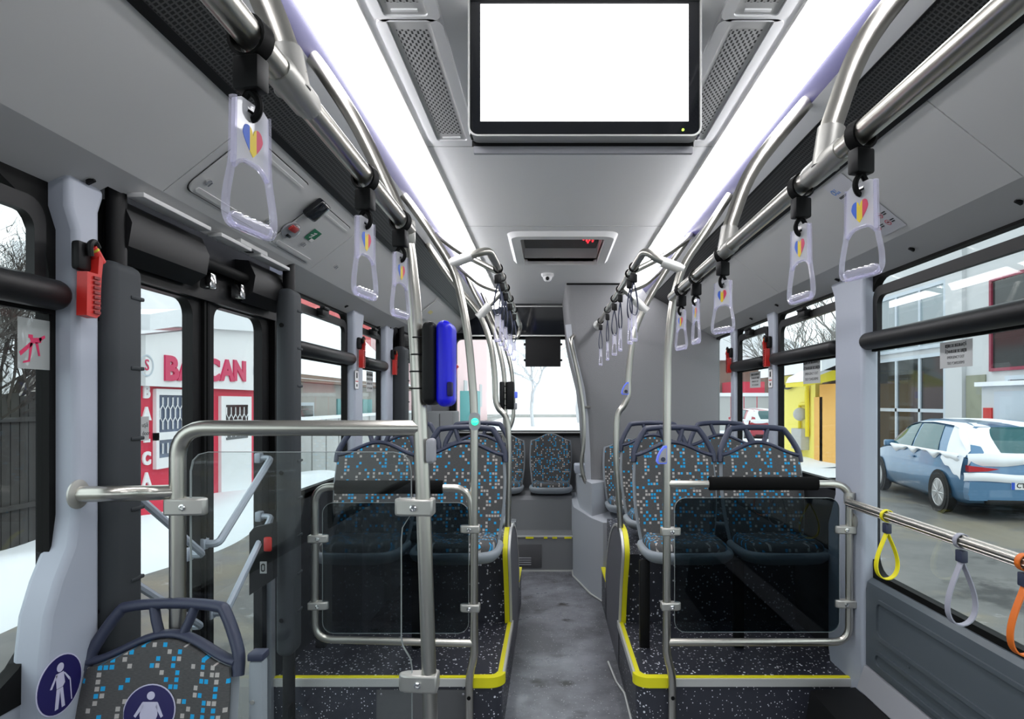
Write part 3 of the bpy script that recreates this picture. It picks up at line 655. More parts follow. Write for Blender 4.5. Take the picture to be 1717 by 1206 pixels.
def on_panel(px, py, out, sg=-1, i=5):
    s, y = panel_hit(sg, px, py, i, out); return panel_basis(sg, s, y, out, i)
b = on_panel(527, 347, .004)
t = thing('sensor_box', 'small black glossy sensor box on the overhead panel beside the exit sign', 'sensor', b.translation)
mb = MB(); mb.box(-.040, .040, -.042, .042, 0, .030, .010, 3, b); mk('casing', mb, 'bezel', t)
b = on_panel(487, 385, .004)
t = thing('emergency_valve', 'oval clear cover over a red door emergency tap on the overhead panel', 'emergency tap', b.translation)
mb = MB(); disc(mb, b, .050, .036, 0, 28, .006); mk('base', mb, 'stop_grey', t)
mb = MB()
for j in range(6):
    a0, a1 = PI/2*j/6, PI/2*(j+1)/6
mb.grid(lambda u, v: b @ Vector((.049*math.cos(2*PI*u)*math.cos(PI/2*v), .035*math.sin(2*PI*u)*math.cos(PI/2*v), .006+.020*math.sin(PI/2*v))), 24, 5)
mk('clear_cover', mb, 'clear', t)
mb = MB(); mb.box(-.036, .016, .0, .024, .006, .016, .004, 2, b); mk('tap', mb, 'red', t)
mb = MB(); mb.box(-.004, .02, -.026, -.016, .006, .016, .003, 2, b); mk('catch', mb, 'black', t)
b = on_panel(525, 395, .0085)
t = thing('exit_sign', 'small green exit pictogram sign on the overhead hatch above the front door', 'sign', b.translation)
mb = MB(); flat(mb, b, [(-.036, -.026), (.036, -.026), (.036, .026), (-.036, .026)], 0, .001); mk('plate', mb, 'green', t)
mb = MB()
for poly in ([(.008, -.026), (.034, -.026), (.034, -.012), (.008, -.012)], [(-.02, -.004), (.004, .002), (.004, .006), (-.02, .0)], [(-.004, -.012), (.0, -.012), (.006, .008), (.0, .009)], [(-.012, .008), (.0, .01), (.0, .014), (-.012, .012)], [(.002, .010), (.008, .010), (.008, .016), (.002, .016)], [(-.014, -.014), (-.002, -.004), (.0, -.006), (-.010, -.016)]):
    flat(mb, b, poly, .001, .0008)
mk('running_figure', mb, 'white', t)
b = on_panel(466, 403, .003)
t = thing('instruction_label', 'small white label with lines of print below the emergency tap', 'label', b.translation)
mb = MB(); flat(mb, b, [(-.030, -.024), (.030, -.024), (.030, .024), (-.030, .024)], 0, .001); mk('sheet', mb, 'white', t)
mb = MB()
for i in range(5): flat(mb, b, [(-.026, .016-i*.008), (.004+.004*(i % 3), .016-i*.008), (.004+.004*(i % 3), .0185-i*.008), (-.026, .0185-i*.008)], .001, .0006)
mk('print', mb, 'ink', t)
b = panel_basis(-1, .20, 2.16, .004, 6)
t = thing('courtesy_lamp', 'narrow grey lamp fitting under the overhead panel above the front door', 'lamp', (-1.05, 2.22, 1.95))
mk('housing', MB().box(-1.085, -1.035, 2.10, 2.30, 1.935, 1.952, .004), 'panel', t); mk('lens', MB().box(-1.075, -1.05, 2.15, 2.22, 1.930, 1.936), 'black', t)
# small hatch with a yellow sticker far back on the door side
b = panel_basis(-1, .42, 4.62, .003)
t = thing('overhead_hatch', 'small pale overhead hatch with a yellow sticker towards the rear', 'hatch', b.translation)
mb = MB(); flat(mb, b, rrect(-.17, .17, -.07, .10, .008), 0, .005); mk('door_panel', mb, 'panel', t)
mb = MB(); flat(mb, b, [(-.05, -.012), (.05, -.012), (.05, .016), (-.05, .016)], .005, .001); mk('yellow_label', mb, mat('pale_yellow', (.7, .62, .25), .6), t)

# ------------------------------------------------------------------ poles, rails, guards
PR = .0165
def pole_pts(pix, Y): return [P(a, b, Y) for a, b in pix]
def clampB(mb, p, axis='x', w=.075, h=.032, d=.05, out=1):
    """cast glass clamp: hugs a vertical tube at p and reaches sideways"""
    x, y, z = p; o = out
    poly = [(x-o*.024, y-.024), (x+o*w*.75, y-.018), (x+o*w*.95, y-.010), (x+o*w, y), (x+o*w*.95, y+.010), (x+o*w*.75, y+.018), (x-o*.024, y+.024)]
    mb.prism(poly, 'z', z-h/2, z+h/2)
def clamp_on(par, p, out=1, w=.075, h=.032, screw=True):
    mb = MB(); clampB(mb, p, w=w, h=h, out=out); o = mk('clamp', mb, 'clamp', par)
    md = o.modifiers.new('round', 'BEVEL'); md.width = .006; md.segments = 2; md.limit_method = 'ANGLE'
    if screw: mk('clamp_bolt', MB().lathe([(.0085, 0), (.0085, -.006), (.005, -.007), (.004, -.004), (0, -.004)], (p[0]+out*w*.32, p[1]-.019, p[2]), 'y', 12), 'chrome', par)
RZ, RU = 1.83, .424                               # long handrails
# door side rail
Y1 = 1.56
t = thing('overhead_handrail', 'long steel overhead handrail on the door side with three clear strap handles', 'handrail', (CX-RU, .8, RZ))
xl = CX-RU
mk('tube', MB().tube([(xl, -.5, RZ), (xl, Y1, RZ)], .0175, 16), 'steel', t)
mk('joint_sleeve', MB().lathe([(.019, .80), (.021, .81), (.021, .90), (.019, .91)], (xl, 0, RZ), 'y', 18), 'clamp', t)
br = smooth_path([(xl, .855, RZ+.015), (xl-.035, .86, RZ+.11), (xl-.12, .865, RZ+.29), (CX-.66, .87, 2.27)], 6)
mk('ceiling_bracket', MB().tube(br, .016, 12, ry=.020), 'steel', t)
mk('bracket_collar', MB().tube([(xl, .855, RZ-.005), (xl-.012, .856, RZ+.05)], .024, 14), 'clamp', t)
t = thing('overhead_handrail', 'long steel overhead handrail opposite the door hung on curved brackets', 'handrail', (CX+RU, 1.4, RZ))
xr = CX+RU; YR2 = 2.575
mk('tube', MB().tube([(xr, -.5, RZ), (xr, YR2-.02, RZ)], .0175, 16), 'steel', t)
for yb in (1.13, 1.77):
    br = smooth_path([(xr, yb, RZ+.015), (xr+.02, yb+.005, RZ+.09), (xr+.085, yb+.01, RZ+.24), (CX+.665, yb+.02, 2.262)], 6)
    mk('ceiling_bracket', MB().tube(br, .016, 12, ry=.020), 'steel', t)
    mk('bracket_collar', MB().tube([(xr, yb, RZ-.006), (xr+.012, yb+.002, RZ+.065)], .024, 14), 'clamp', t)
    mk('joint_sleeve', MB().lathe([(.0185, yb-.07), (.0205, yb-.065), (.0205, yb+.065), (.0185, yb+.07)], (xr, 0, RZ), 'y', 18), 'clamp', t)
# pole by the front door with the looped rail and the glass
t = thing('pole', 'thick steel pole by the front door carrying the blue ticket reader', 'pole', (-.30, Y1, 0))
pts = smooth_path([P(516, 86, Y1), P(548, 130, Y1), P(600, 212, Y1), P(650, 315, Y1), P(678, 385, Y1), P(690, 470, Y1), P(697, 560, Y1), P(704, 700, Y1), P(710, 850, Y1), P(722, 1206, Y1)], 6)
e = pts[-1]; pts.append(Vector((e.x-.0, Y1, .0)))
mk('tube', MB().tube(pts, .0185, 16), 'steel', t)
mk('rail_collar', MB().lathe([(.022, -.03), (.025, -.025), (.025, .025), (.022, .03)], tuple(Vector(P(680, 390, Y1))), 'z', 16), 'clamp', t)
mk('floor_flange', MB().lathe([(.045, 0), (.045, .006), (.022, .012)], (e.x, Y1, 0), 'z', 18), 'clamp', t)
clamp_on(t, P(712, 850, Y1), -1, .075, .042); clamp_on(t, P(719, 1143, Y1), -1, .075, .044)
t = thing('door_rail', 'looped steel rail beside the front door bolted to the wall pillar', 'handrail', (-.93, Y1, 0))
lp = fillet([P(703, 718, Y1), P(298, 718, Y1), (X(298, Y1), Y1, .0)], .075, 8)
mk('loop', MB().tube(lp, .0195, 16), 'steel', t)
wa = Vector((-1.098, 1.455, Z(829, 1.455))); wb = Vector(P(296, 825, Y1))
mk('side_arm', MB().tube(fillet([wa, wa+Vector((.09, .01, 0)), wb+Vector((-.06, -.02, 0)), wb], .06, 5), .0185, 14), 'steel', t)
fl = MB().lathe([(.034, 0), (.034, .004), (.02, .008)], (wa.x, wa.y, wa.z), 'x', 22)
mk('wall_flange', fl, 'clamp', t)
clamp_on(t, P(298, 849, Y1), 1, .075, .042)
t = thing('glass_partition', 'clear glass partition between the looped door rail and the thick pole', 'glass', (-.63, Y1, .1))
gl = [(320, 1290), (320, 790), (324, 772), (334, 762), (350, 758), (660, 758), (676, 762), (686, 772), (690, 790), (690, 862), (683, 872), (675, 885), (673, 905), (673, 1070), (676, 1084), (688, 1104), (691, 1120), (691, 1290)]
mk('pane', MB().prism([(X(a, Y1), max(.05, Z(b, Y1))) for a, b in gl], 'y', Y1-.003, Y1+.003), 'clear', t)
ed = [(X(a, Y1), Y1, max(.05, Z(b, Y1))) for a, b in gl]
mk('polished_edge', MB().ribbon(ed, .0075, .0016, up=(0, 1, 0)), 'edge', t)
# ticket readers
def box_reader(px0, px1, pym, py0, py1, Y, label):
    pass
x0, xm, x1 = X(706, Y1)+.012, X(736, Y1), X(762, Y1)
t = thing('ticket_reader', 'blue and black ticket reader clamped to the thick pole by the front door', 'ticket reader', (xm, Y1, 1.43))
z0, z1 = Z(682, Y1), Z(540, Y1)
mk('back_bracket', MB().box(X(703, Y1)+.012, X(716, Y1), Y1-.03, Y1+.03, z0+.03, z1-.028, .006), 'black', t)
mk('case', MB().box(X(713, Y1), xm, Y1-.055, Y1+.055, z0+.004, z1-.003, .016, 3), 'black', t)
mk('front_cover', MB().box(xm-.001, x1, Y1-.054, Y1+.054, z0, z1, .020, 4), 'blue', t)
mk('port', MB().box(x1-.010, x1+.002, Y1-.056, Y1-.03, z0+.025, z0+.06, .004), 'navy', t)
for i in range(4):
    z = z0+.045+i*.042
    mk('strap', MB().tube([(X(701+i*.6, Y1)+.0195*math.cos(2*PI*k/16)*1.06, Y1+.0205*math.sin(2*PI*k/16), z) for k in range(16)], .0022, 6, closed=True), 'black', t)
t = thing('stop_button', 'grey rounded stop button box on the thick pole below the ticket reader', 'button', (X(720, Y1), Y1, Z(755, Y1)))
mk('case', MB().box(X(717, Y1), X(731, Y1), Y1-.03, Y1+.012, Z(776, Y1), Z(735, Y1), .008, 3), 'stop_grey', t)
# guards in front of the raised floors
GY = 2.572
def guard(side, pole_pix, frame_pix, sleeve, glass, clamps, labels, wallmount=None):
    t = thing('pole', labels[0], 'pole', (P(*pole_pix[-2], GY)[0], GY, 0))
    pts = smooth_path(pole_pts(pole_pix, GY), 5); e = pts[-1]; pts.append(Vector((e.x, GY, .0)))
    mk('tube', MB().tube(pts, PR, 14), 'steel', t)
    mb = MB()
    for z in (Z(1168, GY), Z(1207, GY)): mb.lathe([(.008, 0), (.008, -.004), (0, -.004)], (e.x, GY-PR+.001, z), 'y', 12)
    mk('fixing_bolt', mb, 'rubber', t)
    g = thing('guard_rail', labels[1], 'guard rail', (P(*frame_pix[len(frame_pix)//2], GY)[0], GY, .45))
    mk('tube', MB().tube(fillet(pole_pts(frame_pix, GY), .07, 7), .0155, 14), 'steel', g)
    a, b = P(*sleeve[0], GY), P(*sleeve[1], GY)
    mk('foam_sleeve', MB().lathe([(.017, a[0]), (.028, a[0]+.003), (.028, b[0]-.003), (.017, b[0])], (0, GY, (a[2]+b[2])/2), 'x', 18), 'foam', g)
    r = rrect(X(glass[0], GY), X(glass[1], GY), Z(glass[3], GY), Z(glass[2], GY), .045)
    mk('glass_panel', MB().prism(r, 'y', GY-.003, GY+.003), 'tinted', g)
    mk('glass_edge', MB().ribbon([(p[0], GY, p[1]) for p in r], .0072, .0014, closed=True, up=(0, 1, 0)), 'edge', g)
    for px, py, o in clamps: clamp_on(g, P(px, py, GY), o, .058, .032)
    return t, g
pR2, gR = guard(1, [(1224, 327), (1212, 345), (1180, 395), (1147, 445), (1130, 500), (1122, 565), (1119, 640), (1118, 860), (1118, 1060), (1118, 1090), (1121, 1108), (1125, 1124), (1127, 1142), (1127, 1170), (1127, 1210)],
    [(1120, 812), (1424, 812), (1424, 1077), (1120, 1077)], ((1188, 811), (1371, 811)), (1131, 1407, 835, 1060),
    ((1118, 891, 1), (1423, 888, -1), (1118, 1016, 1), (1423, 1012, -1)),
    ('steel pole standing at the raised floor corner opposite the door', 'steel guard rail with black foam sleeve and smoked glass opposite the door'))
mk('wall_stub', MB().tube([P(1426, 874, GY), (1.250, GY, Z(874, GY))], .014, 12), 'steel', gR)
mk('wall_flange', MB().lathe([(.032, 1.251), (.032, 1.244), (.016, 1.238)], (0, GY, Z(874, GY)), 'x', 18), 'clamp', gR)
pL2, gL = guard(-1, [(668, 318), (690, 345), (725, 395), (757, 447), (772, 495), (784, 560), (791, 630), (795, 700), (795, 860), (795, 1060), (795, 1090), (793, 1108), (789, 1126), (787, 1146), (787, 1170), (787, 1210)],
    [(793, 885), (788, 819), (528, 816), (528, 1072), (793, 1079)], ((562, 817), (743, 817)), (541, 786, 843, 1062),
    ((528, 903, 1), (795, 887, -1), (528, 1015, 1), (795, 1019, -1)),
    ('steel pole with a round green button on the door side', 'steel guard rail with black foam sleeve and smoked glass beside the front door'))
def crossbar(Y, sgn, pc, pe, par, name='cross_arm'):
    """arm from a pole inwards to the inner handrail"""
    pass
# inner handrails carrying the loop straps
IZ = 2.0
def inner_rail(sgn, x, ys, ye, label, pc):
    t = thing('overhead_handrail', label, 'handrail', (x, (ys+ye)/2, IZ))
    a = Vector(P(*pc, GY))
    end = Vector((x, ye, IZ))
    pts = fillet([a, a+Vector((-sgn*.09, .0, .035)), Vector((x-sgn*(-.02), GY+.02, IZ+.03)), Vector((x, GY+.13, IZ)), end], .06, 6)
    mk('tube', MB().tube(pts, .0165, 14), 'steel', t)
    mb = MB(); mb.tube([a+Vector((sgn*.012, 0, -.006)), a+Vector((-sgn*.075, 0, .026))], .021, 14); mk('pole_clamp', mb, 'aluminium', t)
    mb = MB()
    for y in (3.0, 3.9, ye-.1): mb.lathe([(.0165, y-.03), (.0185, y-.028), (.0185, y+.028), (.0165, y+.03)], (x, 0, IZ), 'y', 14)
    mk('joint_ring', mb, 'clamp', t)
    cv = Vector((CX+sgn*.655, 3.22, 2.262))
    mk('ceiling_arm', MB().tube(fillet([cv, Vector((CX+sgn*.60, 3.08, 2.20)), Vector((CX+sgn*.48, 2.97, 2.10)), Vector((x, 2.90, IZ))], .08, 5), .0145, 12), 'steel', t)
    cv = Vector((CX+sgn*.655, 3.95, 2.262))
    mk('ceiling_arm', MB().tube(fillet([cv, Vector((CX+sgn*.58, 3.75, 2.18)), Vector((CX+sgn*.46, 3.55, 2.06)), Vector((x, 3.46, IZ))], .08, 5), .0145, 12), 'steel', t)
    return t
iR = inner_rail(1, .373, GY, 4.84, 'steel inner handrail running to the grey tower with six loop straps', (1141, 450))
mk('wall_flange', MB().lathe([(.036, TY), (.036, TY-.012), (.02, TY-.022)], (.373, 0, IZ), 'y', 18), 'aluminium', iR)
iL = inner_rail(-1, -.232, GY, 4.9, 'steel inner handrail on the door side with a bunch of five loop straps', (760, 440))
mk('end_bend', MB().tube(fillet([(-.232, 4.88, IZ), (-.232, 4.97, IZ-.0), (-.26, 4.97, IZ-.10), (-.36, 4.97, IZ-.06)], .04, 4), .0155, 12), 'steel', iL)
# further poles
def far_pole(pix, Y, label, low=None, arm=None, zb=None, rails=None):
    t = thing('pole', label, 'pole', (P(*pix[-1], Y)[0], Y, zb or 0))
    pts = smooth_path(pole_pts(pix, Y), 5); e = pts[-1]; pts.append(Vector((e.x, Y, zb if zb is not None else 0)))
    mk('tube', MB().tube(pts, .0155, 12), 'steel', t)
    if arm:
        a, b = Vector(P(*arm, Y)), Vector((rails, Y, IZ))
        mk('cross_arm', MB().tube([a, b], .0145, 12), 'steel', t)
        c = (b-a).normalized(); mk('arm_clamp', MB().tube([a-c*.02, a+c*.07], .023, 12), 'aluminium', t)
    return t
far_pole([(1164, 385), (1140, 420), (1108, 468), (1079, 520), (1062, 567), (1054, 629), (1053, 662), (1046, 680), (1035, 700), (1033, 760), (1035, 800), (1040, 868)], 3.26, 'bent steel pole with a small blue button beside the grey tower', zb=.73, arm=(1080, 518), rails=.373)
far_pole([(700, 385), (730, 430), (765, 480), (803, 526), (822, 575), (829, 625), (831, 668), (836, 685), (850, 705), (853, 760), (852, 880)], 3.28, 'bent steel pole behind the green button pole on the door side', zb=.73, arm=(806, 528), rails=-.232)
far_pole([(773, 440), (795, 490), (822, 540), (838, 590), (846, 640), (847, 720), (846, 800)], 4.22, 'thin steel pole carrying the small black ticket reader', zb=.2)
far_pole([(808, 490), (825, 530), (846, 580), (858, 625), (861, 690), (856, 715), (845, 735), (844, 800)], 4.95, 'farthest steel pole on the door side with a small blue button', zb=0.02)
t = thing('ticket_reader', 'small black ticket reader strapped to a thin pole near the rear', 'ticket reader', (-.28, 4.2, 1.45))
for a, b in ((838, 846), (850, 862)): mk('case', MB().box(X(a, 4.2), X(b, 4.2), 4.16, 4.26, Z(687, 4.2), Z(640, 4.2), .010, 2), 'black', t)
for py in (648, 659, 669, 680): mk('strap', MB().box(X(840, 4.2), X(853, 4.2), 4.19, 4.25, Z(py, 4.2)-.003, Z(py, 4.2)+.003), 'black', t)
t = thing('stop_button', 'round green lit stop button on the door side pole', 'button', P(797, 706, GY-.03))
mk('case', MB().prism(rrect(X(788, GY), X(806, GY), Z(721, GY), Z(692, GY), .018), 'y', GY-.034, GY-.012), 'stop_grey', t)
mk('button', MB().lathe([(.0150, 0), (.0150, -.005), (.012, -.007), (0, -.007)], (X(798, GY), GY-.034, Z(707, GY)), 'y', 22), 'green_led', t)
mk('print', text_mb('STOP', .010, basis((X(798, GY), GY-.0418, Z(707, GY)), (1, 0, 0), (0, 0, 1)), .0003), 'white', t)
def fin_button(px0, px1, py0, py1, Y, label):
    t = thing('stop_button', label, 'button', P((px0+px1)/2, (py0+py1)/2, Y))
    a, b, c, d = X(px0, Y), X(px1, Y), Z(py1, Y), Z(py0, Y)
    w, h = b-a, d-c
    out = [(b, c+h*.04), (b, d), (b-w*.25, d-h*.02), (b-w*.6, d-h*.25), (a+w*.1, d-h*.6), (a, c+h*.12), (a+w*.15, c), (b-w*.1, c)]
    inn = [(p[0]*.8+(b-w*.25)*.2, p[1]*.8+(c+h*.35)*.2) for p in out]
    mk('case', MB().prism(out, 'y', Y-.030, Y-.004), 'stop_blue', t)
    mk('face', MB().prism(inn, 'y', Y-.034, Y-.029), 'stop_grey', t)
    mk('button', MB().lathe([(w*.22, 0), (w*.22, -.004), (0, -.005)], (b-w*.40, Y-.034, c+h*.26), 'y', 14), 'handle', t)
fin_button(1099, 1116, 747, 777, GY-.012, 'blue wing shaped stop button on the pole opposite the door')
fin_button(1041, 1053, 641, 662, 3.25, 'blue wing shaped stop button on the bent pole beside the grey tower')
t = thing('stop_button', 'blue stop button on the farthest door side pole', 'button', P(864, 665, 4.93))
mk('case', MB().box(X(860, 4.93), X(868, 4.93), 4.90, 4.93, Z(668, 4.93), Z(657, 4.93), .006), 'stop_blue', t); mk('base', MB().box(X(860, 4.93), X(867, 4.93), 4.91, 4.94, Z(687, 4.93), Z(676, 4.93), .006), 'stop_grey', t)
# curved handrail on the tower arch
t = thing('arch_handrail', 'curved steel handrail following the edge of the grey tower', 'handrail', (.25, TY-.05, 1.3))
Yt = TY-.05
mk('tube', MB().tube(smooth_path([(X(962, Yt), TY, Z(562, Yt))]+pole_pts([(957, 572), (963, 600), (971, 640), (978, 690), (979, 740), (975, 780), (980, 805)], Yt)+[(X(986, Yt), TY, Z(812, Yt))], 5), .015, 12), 'steel', t)
mk('bracket', MB().tube([P(978, 683, Yt), (X(992, Yt), TY+.02, Z(683, Yt))], .010, 10), 'steel', t)
t = thing('wall_step', 'small pale blue grip ledge below the curved handrail', 'ledge', (.2, 5.05, .9))
mk('ledge', MB().box(X(962, 5.2), .32, 5.0, 5.2, Z(790, 5.2), Z(776, 5.2), .012), 'pillar', t)
# low handrail on the right wall
t = thing('wall_handrail', 'low steel handrail along the large side window opposite the door', 'handrail', (1.2, 1.6, 1.0))
mk('tube', MB().tube([(1.203, .3, .995), (1.203, GY-.05, .995), (X(1424, GY)+.0, GY, 1.005)], .0165, 14), 'steel', t)
mb = MB()
for k in range(8):
    a = 2*PI*k/8+.2; mb.tube([(1.203+.0165*math.cos(a), .3, .995+.0165*math.sin(a)), (1.203+.0165*math.cos(a), GY-.06, .995+.0165*math.sin(a))], .0022, 6)
mk('grip_rib', mb, 'steel', t)
mk('guard_clamp', MB().tube([(X(1424, GY), GY, .985), (X(1424, GY), GY, 1.03)], .022, 14), 'clamp', t)
def loop_band(y, length, width, m, label):
    t = thing('loop_strap', label, 'strap', (1.203, y, .995), 'loop straps on the low wall handrail')
    c = Vector((1.203, y, .995)); h, w = length, width
    mk('ring', MB().ribbon([c+Vector((.021*math.cos(2*PI*k/20), 0, .021*math.sin(2*PI*k/20))) for k in range(20)], .017, .003, True, (0, 1, 0)), m, t)
    mk('buckle', MB().box(c.x-.010, c.x+.010, y-.016, y+.016, c.z-.062, c.z-.026, .004), 'handle', t)
    a = Vector((.985, .17, 0)); pts = []
    for k in range(40):
        th = 2*PI*k/40; v = (1-math.cos(th))/2; s = math.sin(th)*w/2*(v**.75+.02)*1.30
        pts.append(c+a*s+Vector((0, 0, -.055-v*(h-.055))))
    mk('band', MB().ribbon(pts, .018, .004, True, a.cross(Vector((0, 0, 1)))), m, t)
loop_band(2.235, .225, .092, 'yband', 'yellow loop strap hanging from the low wall handrail')
loop_band(1.83, .245, .100, 'gband', 'pale grey loop strap hanging from the low wall handrail')
loop_band(1.585, .235, .095, 'oband', 'orange loop strap hanging from the low wall handrail')

# ------------------------------------------------------------------ seats
def yb(z): return .36+max(0, z-.45)*.235
def seat(base, label, group, leg=True):
    t = thing(base, label, 'seat', (0, 0, 0), group)
    ws = [(0, .172), (.2, .186), (.45, .198), (.7, .201), (.9, .196), (1, .188)]
    def lerp(v):
        for (a, p), (b, q) in zip(ws, ws[1:]):
            if v <= b: return p+(q-p)*(v-a)/(b-a)
        return ws[-1][1]
    def ztop(u): return .872+.063*(math.cos(u*PI)*.5+.5)**.85
    def bp(off, wide, ext):
        def f(u, v):
            uu = u*2-1; zt = ztop(uu)+ext; z = (.455-ext)+v*(zt-.455+ext); e = abs(uu)
            y = yb(z)-.035*e**2.4-(off if off > 0 else off)+(.028*e**8 if off > 0 else 0)
            return (uu*(lerp(v)+wide), y, z)
        return f
    mb = MB(); f = bp(.030, 0, 0)
    mb.grid(f, 20, 22, lambda u, v: (f(u, v)[0], f(u, v)[2]))
    g = bp(-.004, .0, 0)
    rim = MB()
    for e in ('l', 'r', 't', 'b'):
        n = 22
        line = [(0, i/n) for i in range(n+1)] if e == 'l' else [(1, i/n) for i in range(n+1)] if e == 'r' else [(i/n, 1) for i in range(n+1)] if e == 't' else [(i/n, 0) for i in range(n+1)]
        a = [f(*p) for p in line]; b = [g(*p) for p in line]
        mb.add(a+b, [(i, i+1, n+2+i, n+1+i) for i in range(n)], [(p[0], p[2]) for p in a]*2)
    mk('back_cushion', mb, 'fabric', t, sharp=60)
    sh = MB(); s1, s2 = bp(.004, .013, .004), bp(-.024, .010, .004)
    sh.grid(s1, 16, 16); sh.grid(s2, 16, 16)
    for line in ([(0, i/16) for i in range(17)], [(1, i/16) for i in range(17)], [(i/16, 1) for i in range(17)], [(i/16, 0) for i in range(17)]):
        a = [s1(*p) for p in line]; b = [s2(*p) for p in line]; sh.add(a+b, [(i, i+1, 18+i, 17+i) for i in range(16)])
    mk('back_shell', sh, 'seat_shell', t, sharp=60)
    # pan and cushion
    def pan(u, v, w, y0, y1, z, sag):
        a = 2*PI*u; c, s_ = math.cos(a), math.sin(a); q = 1/((abs(c)**4+abs(s_)**4)**.25)
        return (c*q*w*v, (y0+y1)/2+s_*q*(y1-y0)/2*v, z)
    layers = [(.150, .06, .36, .405), (.185, .025, .385, .415), (.205, .004, .40, .435), (.211, 0, .405, .452), (.205, .006, .40, .466), (.19, .02, .385, .468)]
    vs, fs = [], []; n = 40
    for w, ya, yc, z in layers:
        for i in range(n):
            p = pan(i/n, 1, w, ya, yc, z, 0); front = 1-(p[1]/.40); vs.append((p[0], p[1], z+.012*front))
    for k in range(len(layers)-1):
        for i in range(n): fs.append((k*n+i, k*n+(i+1) % n, (k+1)*n+(i+1) % n, (k+1)*n+i))
    fs.append(tuple(range(n))[::-1]); fs.append(tuple((len(layers)-1)*n+i for i in range(n)))
    mk('seat_pan', MB().add(vs, fs), 'seat_shell', t, sharp=60)
    lay = [(1.0, .462), (1.01, .474), (.985, .490), (.93, .500), (.7, .502), (.4, .496), (.0, .494)]
    vs, fs, us = [], [], []
    for s_, z in lay:
        for i in range(n):
            p = pan(i/n, s_, .182, .022, .385, z, 0); front = 1-(p[1]/.40); zz = z+.012*front; vs.append((p[0], p[1], zz)); us.append((p[0], p[1]-.6+(.55-zz)*1.0*(1 if s_ > .9 else .0)))
    for k in range(len(lay)-1):
        for i in range(n): fs.append((k*n+i, k*n+(i+1) % n, (k+1)*n+(i+1) % n, (k+1)*n+i))
    mk('seat_cushion', MB().add(vs, fs, us), 'fabric', t, sharp=70)
    if base != 'bench_seat':
        hp = [(-.205, .845), (-.198, .905), (-.150, .995), (-.118, 1.014), (0, 1.020), (.118, 1.014), (.150, .995), (.198, .905), (.205, .845)]
        def H3(p, o=0): return (p[0], yb(p[1])+.006+o-.02*(abs(p[0])/.2)**2, p[1])
        sm = smooth_path([H3(p) for p in hp], 5)
        mb = MB().tube(sm, .0150, 10, ry=.0185, up=(0, 1, 0))
        low = [H3((u*.2, ztop(u)+.009), -.004) for u in [i/10-1 for i in range(21)]]
        mb.tube(low, .0105, 10, ry=.020, up=(0, 1, 0))
        for s_ in (-1, 1):
            mb.tube([H3((s_*.058, 1.015)), H3((s_*.046, .975)), H3((s_*.030, .935))], .0120, 10, ry=.016, up=(0, 1, 0))
            lo = [H3((s_*.203, .86)), H3((s_*.200, .885))]; mb.tube(lo, .014, 10, ry=.02, up=(0, 1, 0))
        mk('handle', mb, 'handle', t, sharp=60)
    if leg:
        mk('leg', MB().box(-.212, -.165, .16, .20, .0, .41, .006), 'black', t)
    return t
PR_ = 2.765
s0 = seat('passenger_seat', 'front row patterned seat nearest the aisle opposite the door', 'patterned passenger seats')
s0.location = (.633, PR_, PZ)
gname = 'patterned passenger seats'
dup(s0, (1.075, PR_, PZ), None, 'front row patterned seat beside the window opposite the door', gname)
dup(s0, (-.435, PR_, PZ), None, 'front row patterned seat nearest the aisle on the door side', gname)
dup(s0, (-.885, PR_, PZ), None, 'front row patterned seat by the wall behind the door side guard rail', gname)
s1 = seat('passenger_seat', 'second row patterned seat nearest the aisle opposite the door', gname, leg=False); s1.location = (.650, 3.49, PZ)
dup(s1, (1.080, 3.49, PZ), None, 'second row patterned seat beside the window opposite the door', gname)
dup(s1, (-.455, 3.49, PZ), None, 'second row patterned seat nearest the aisle on the door side', gname)
dup(s1, (-.900, 3.49, PZ), None, 'second row patterned seat by the wall on the door side', gname)
b0 = seat('bench_seat', 'patterned seat in the middle of the rear bench facing the aisle', 'rear bench seats', leg=False); b0.location = (.008, 5.42, .19); b0.scale = (.92, .92, .98)
b1 = dup(b0, (-.425, 5.42, .19), None, 'patterned rear bench seat half hidden by the door side seats', 'rear bench seats')
b2 = dup(b0, (.60, 4.40, .20), None, 'patterned seat without handles against the grey tower', 'rear bench seats')
f0 = dup(s1, (-.922, 1.10, .003), None, 'large patterned seat with a sticker beside the front door', gname, scale=.885)
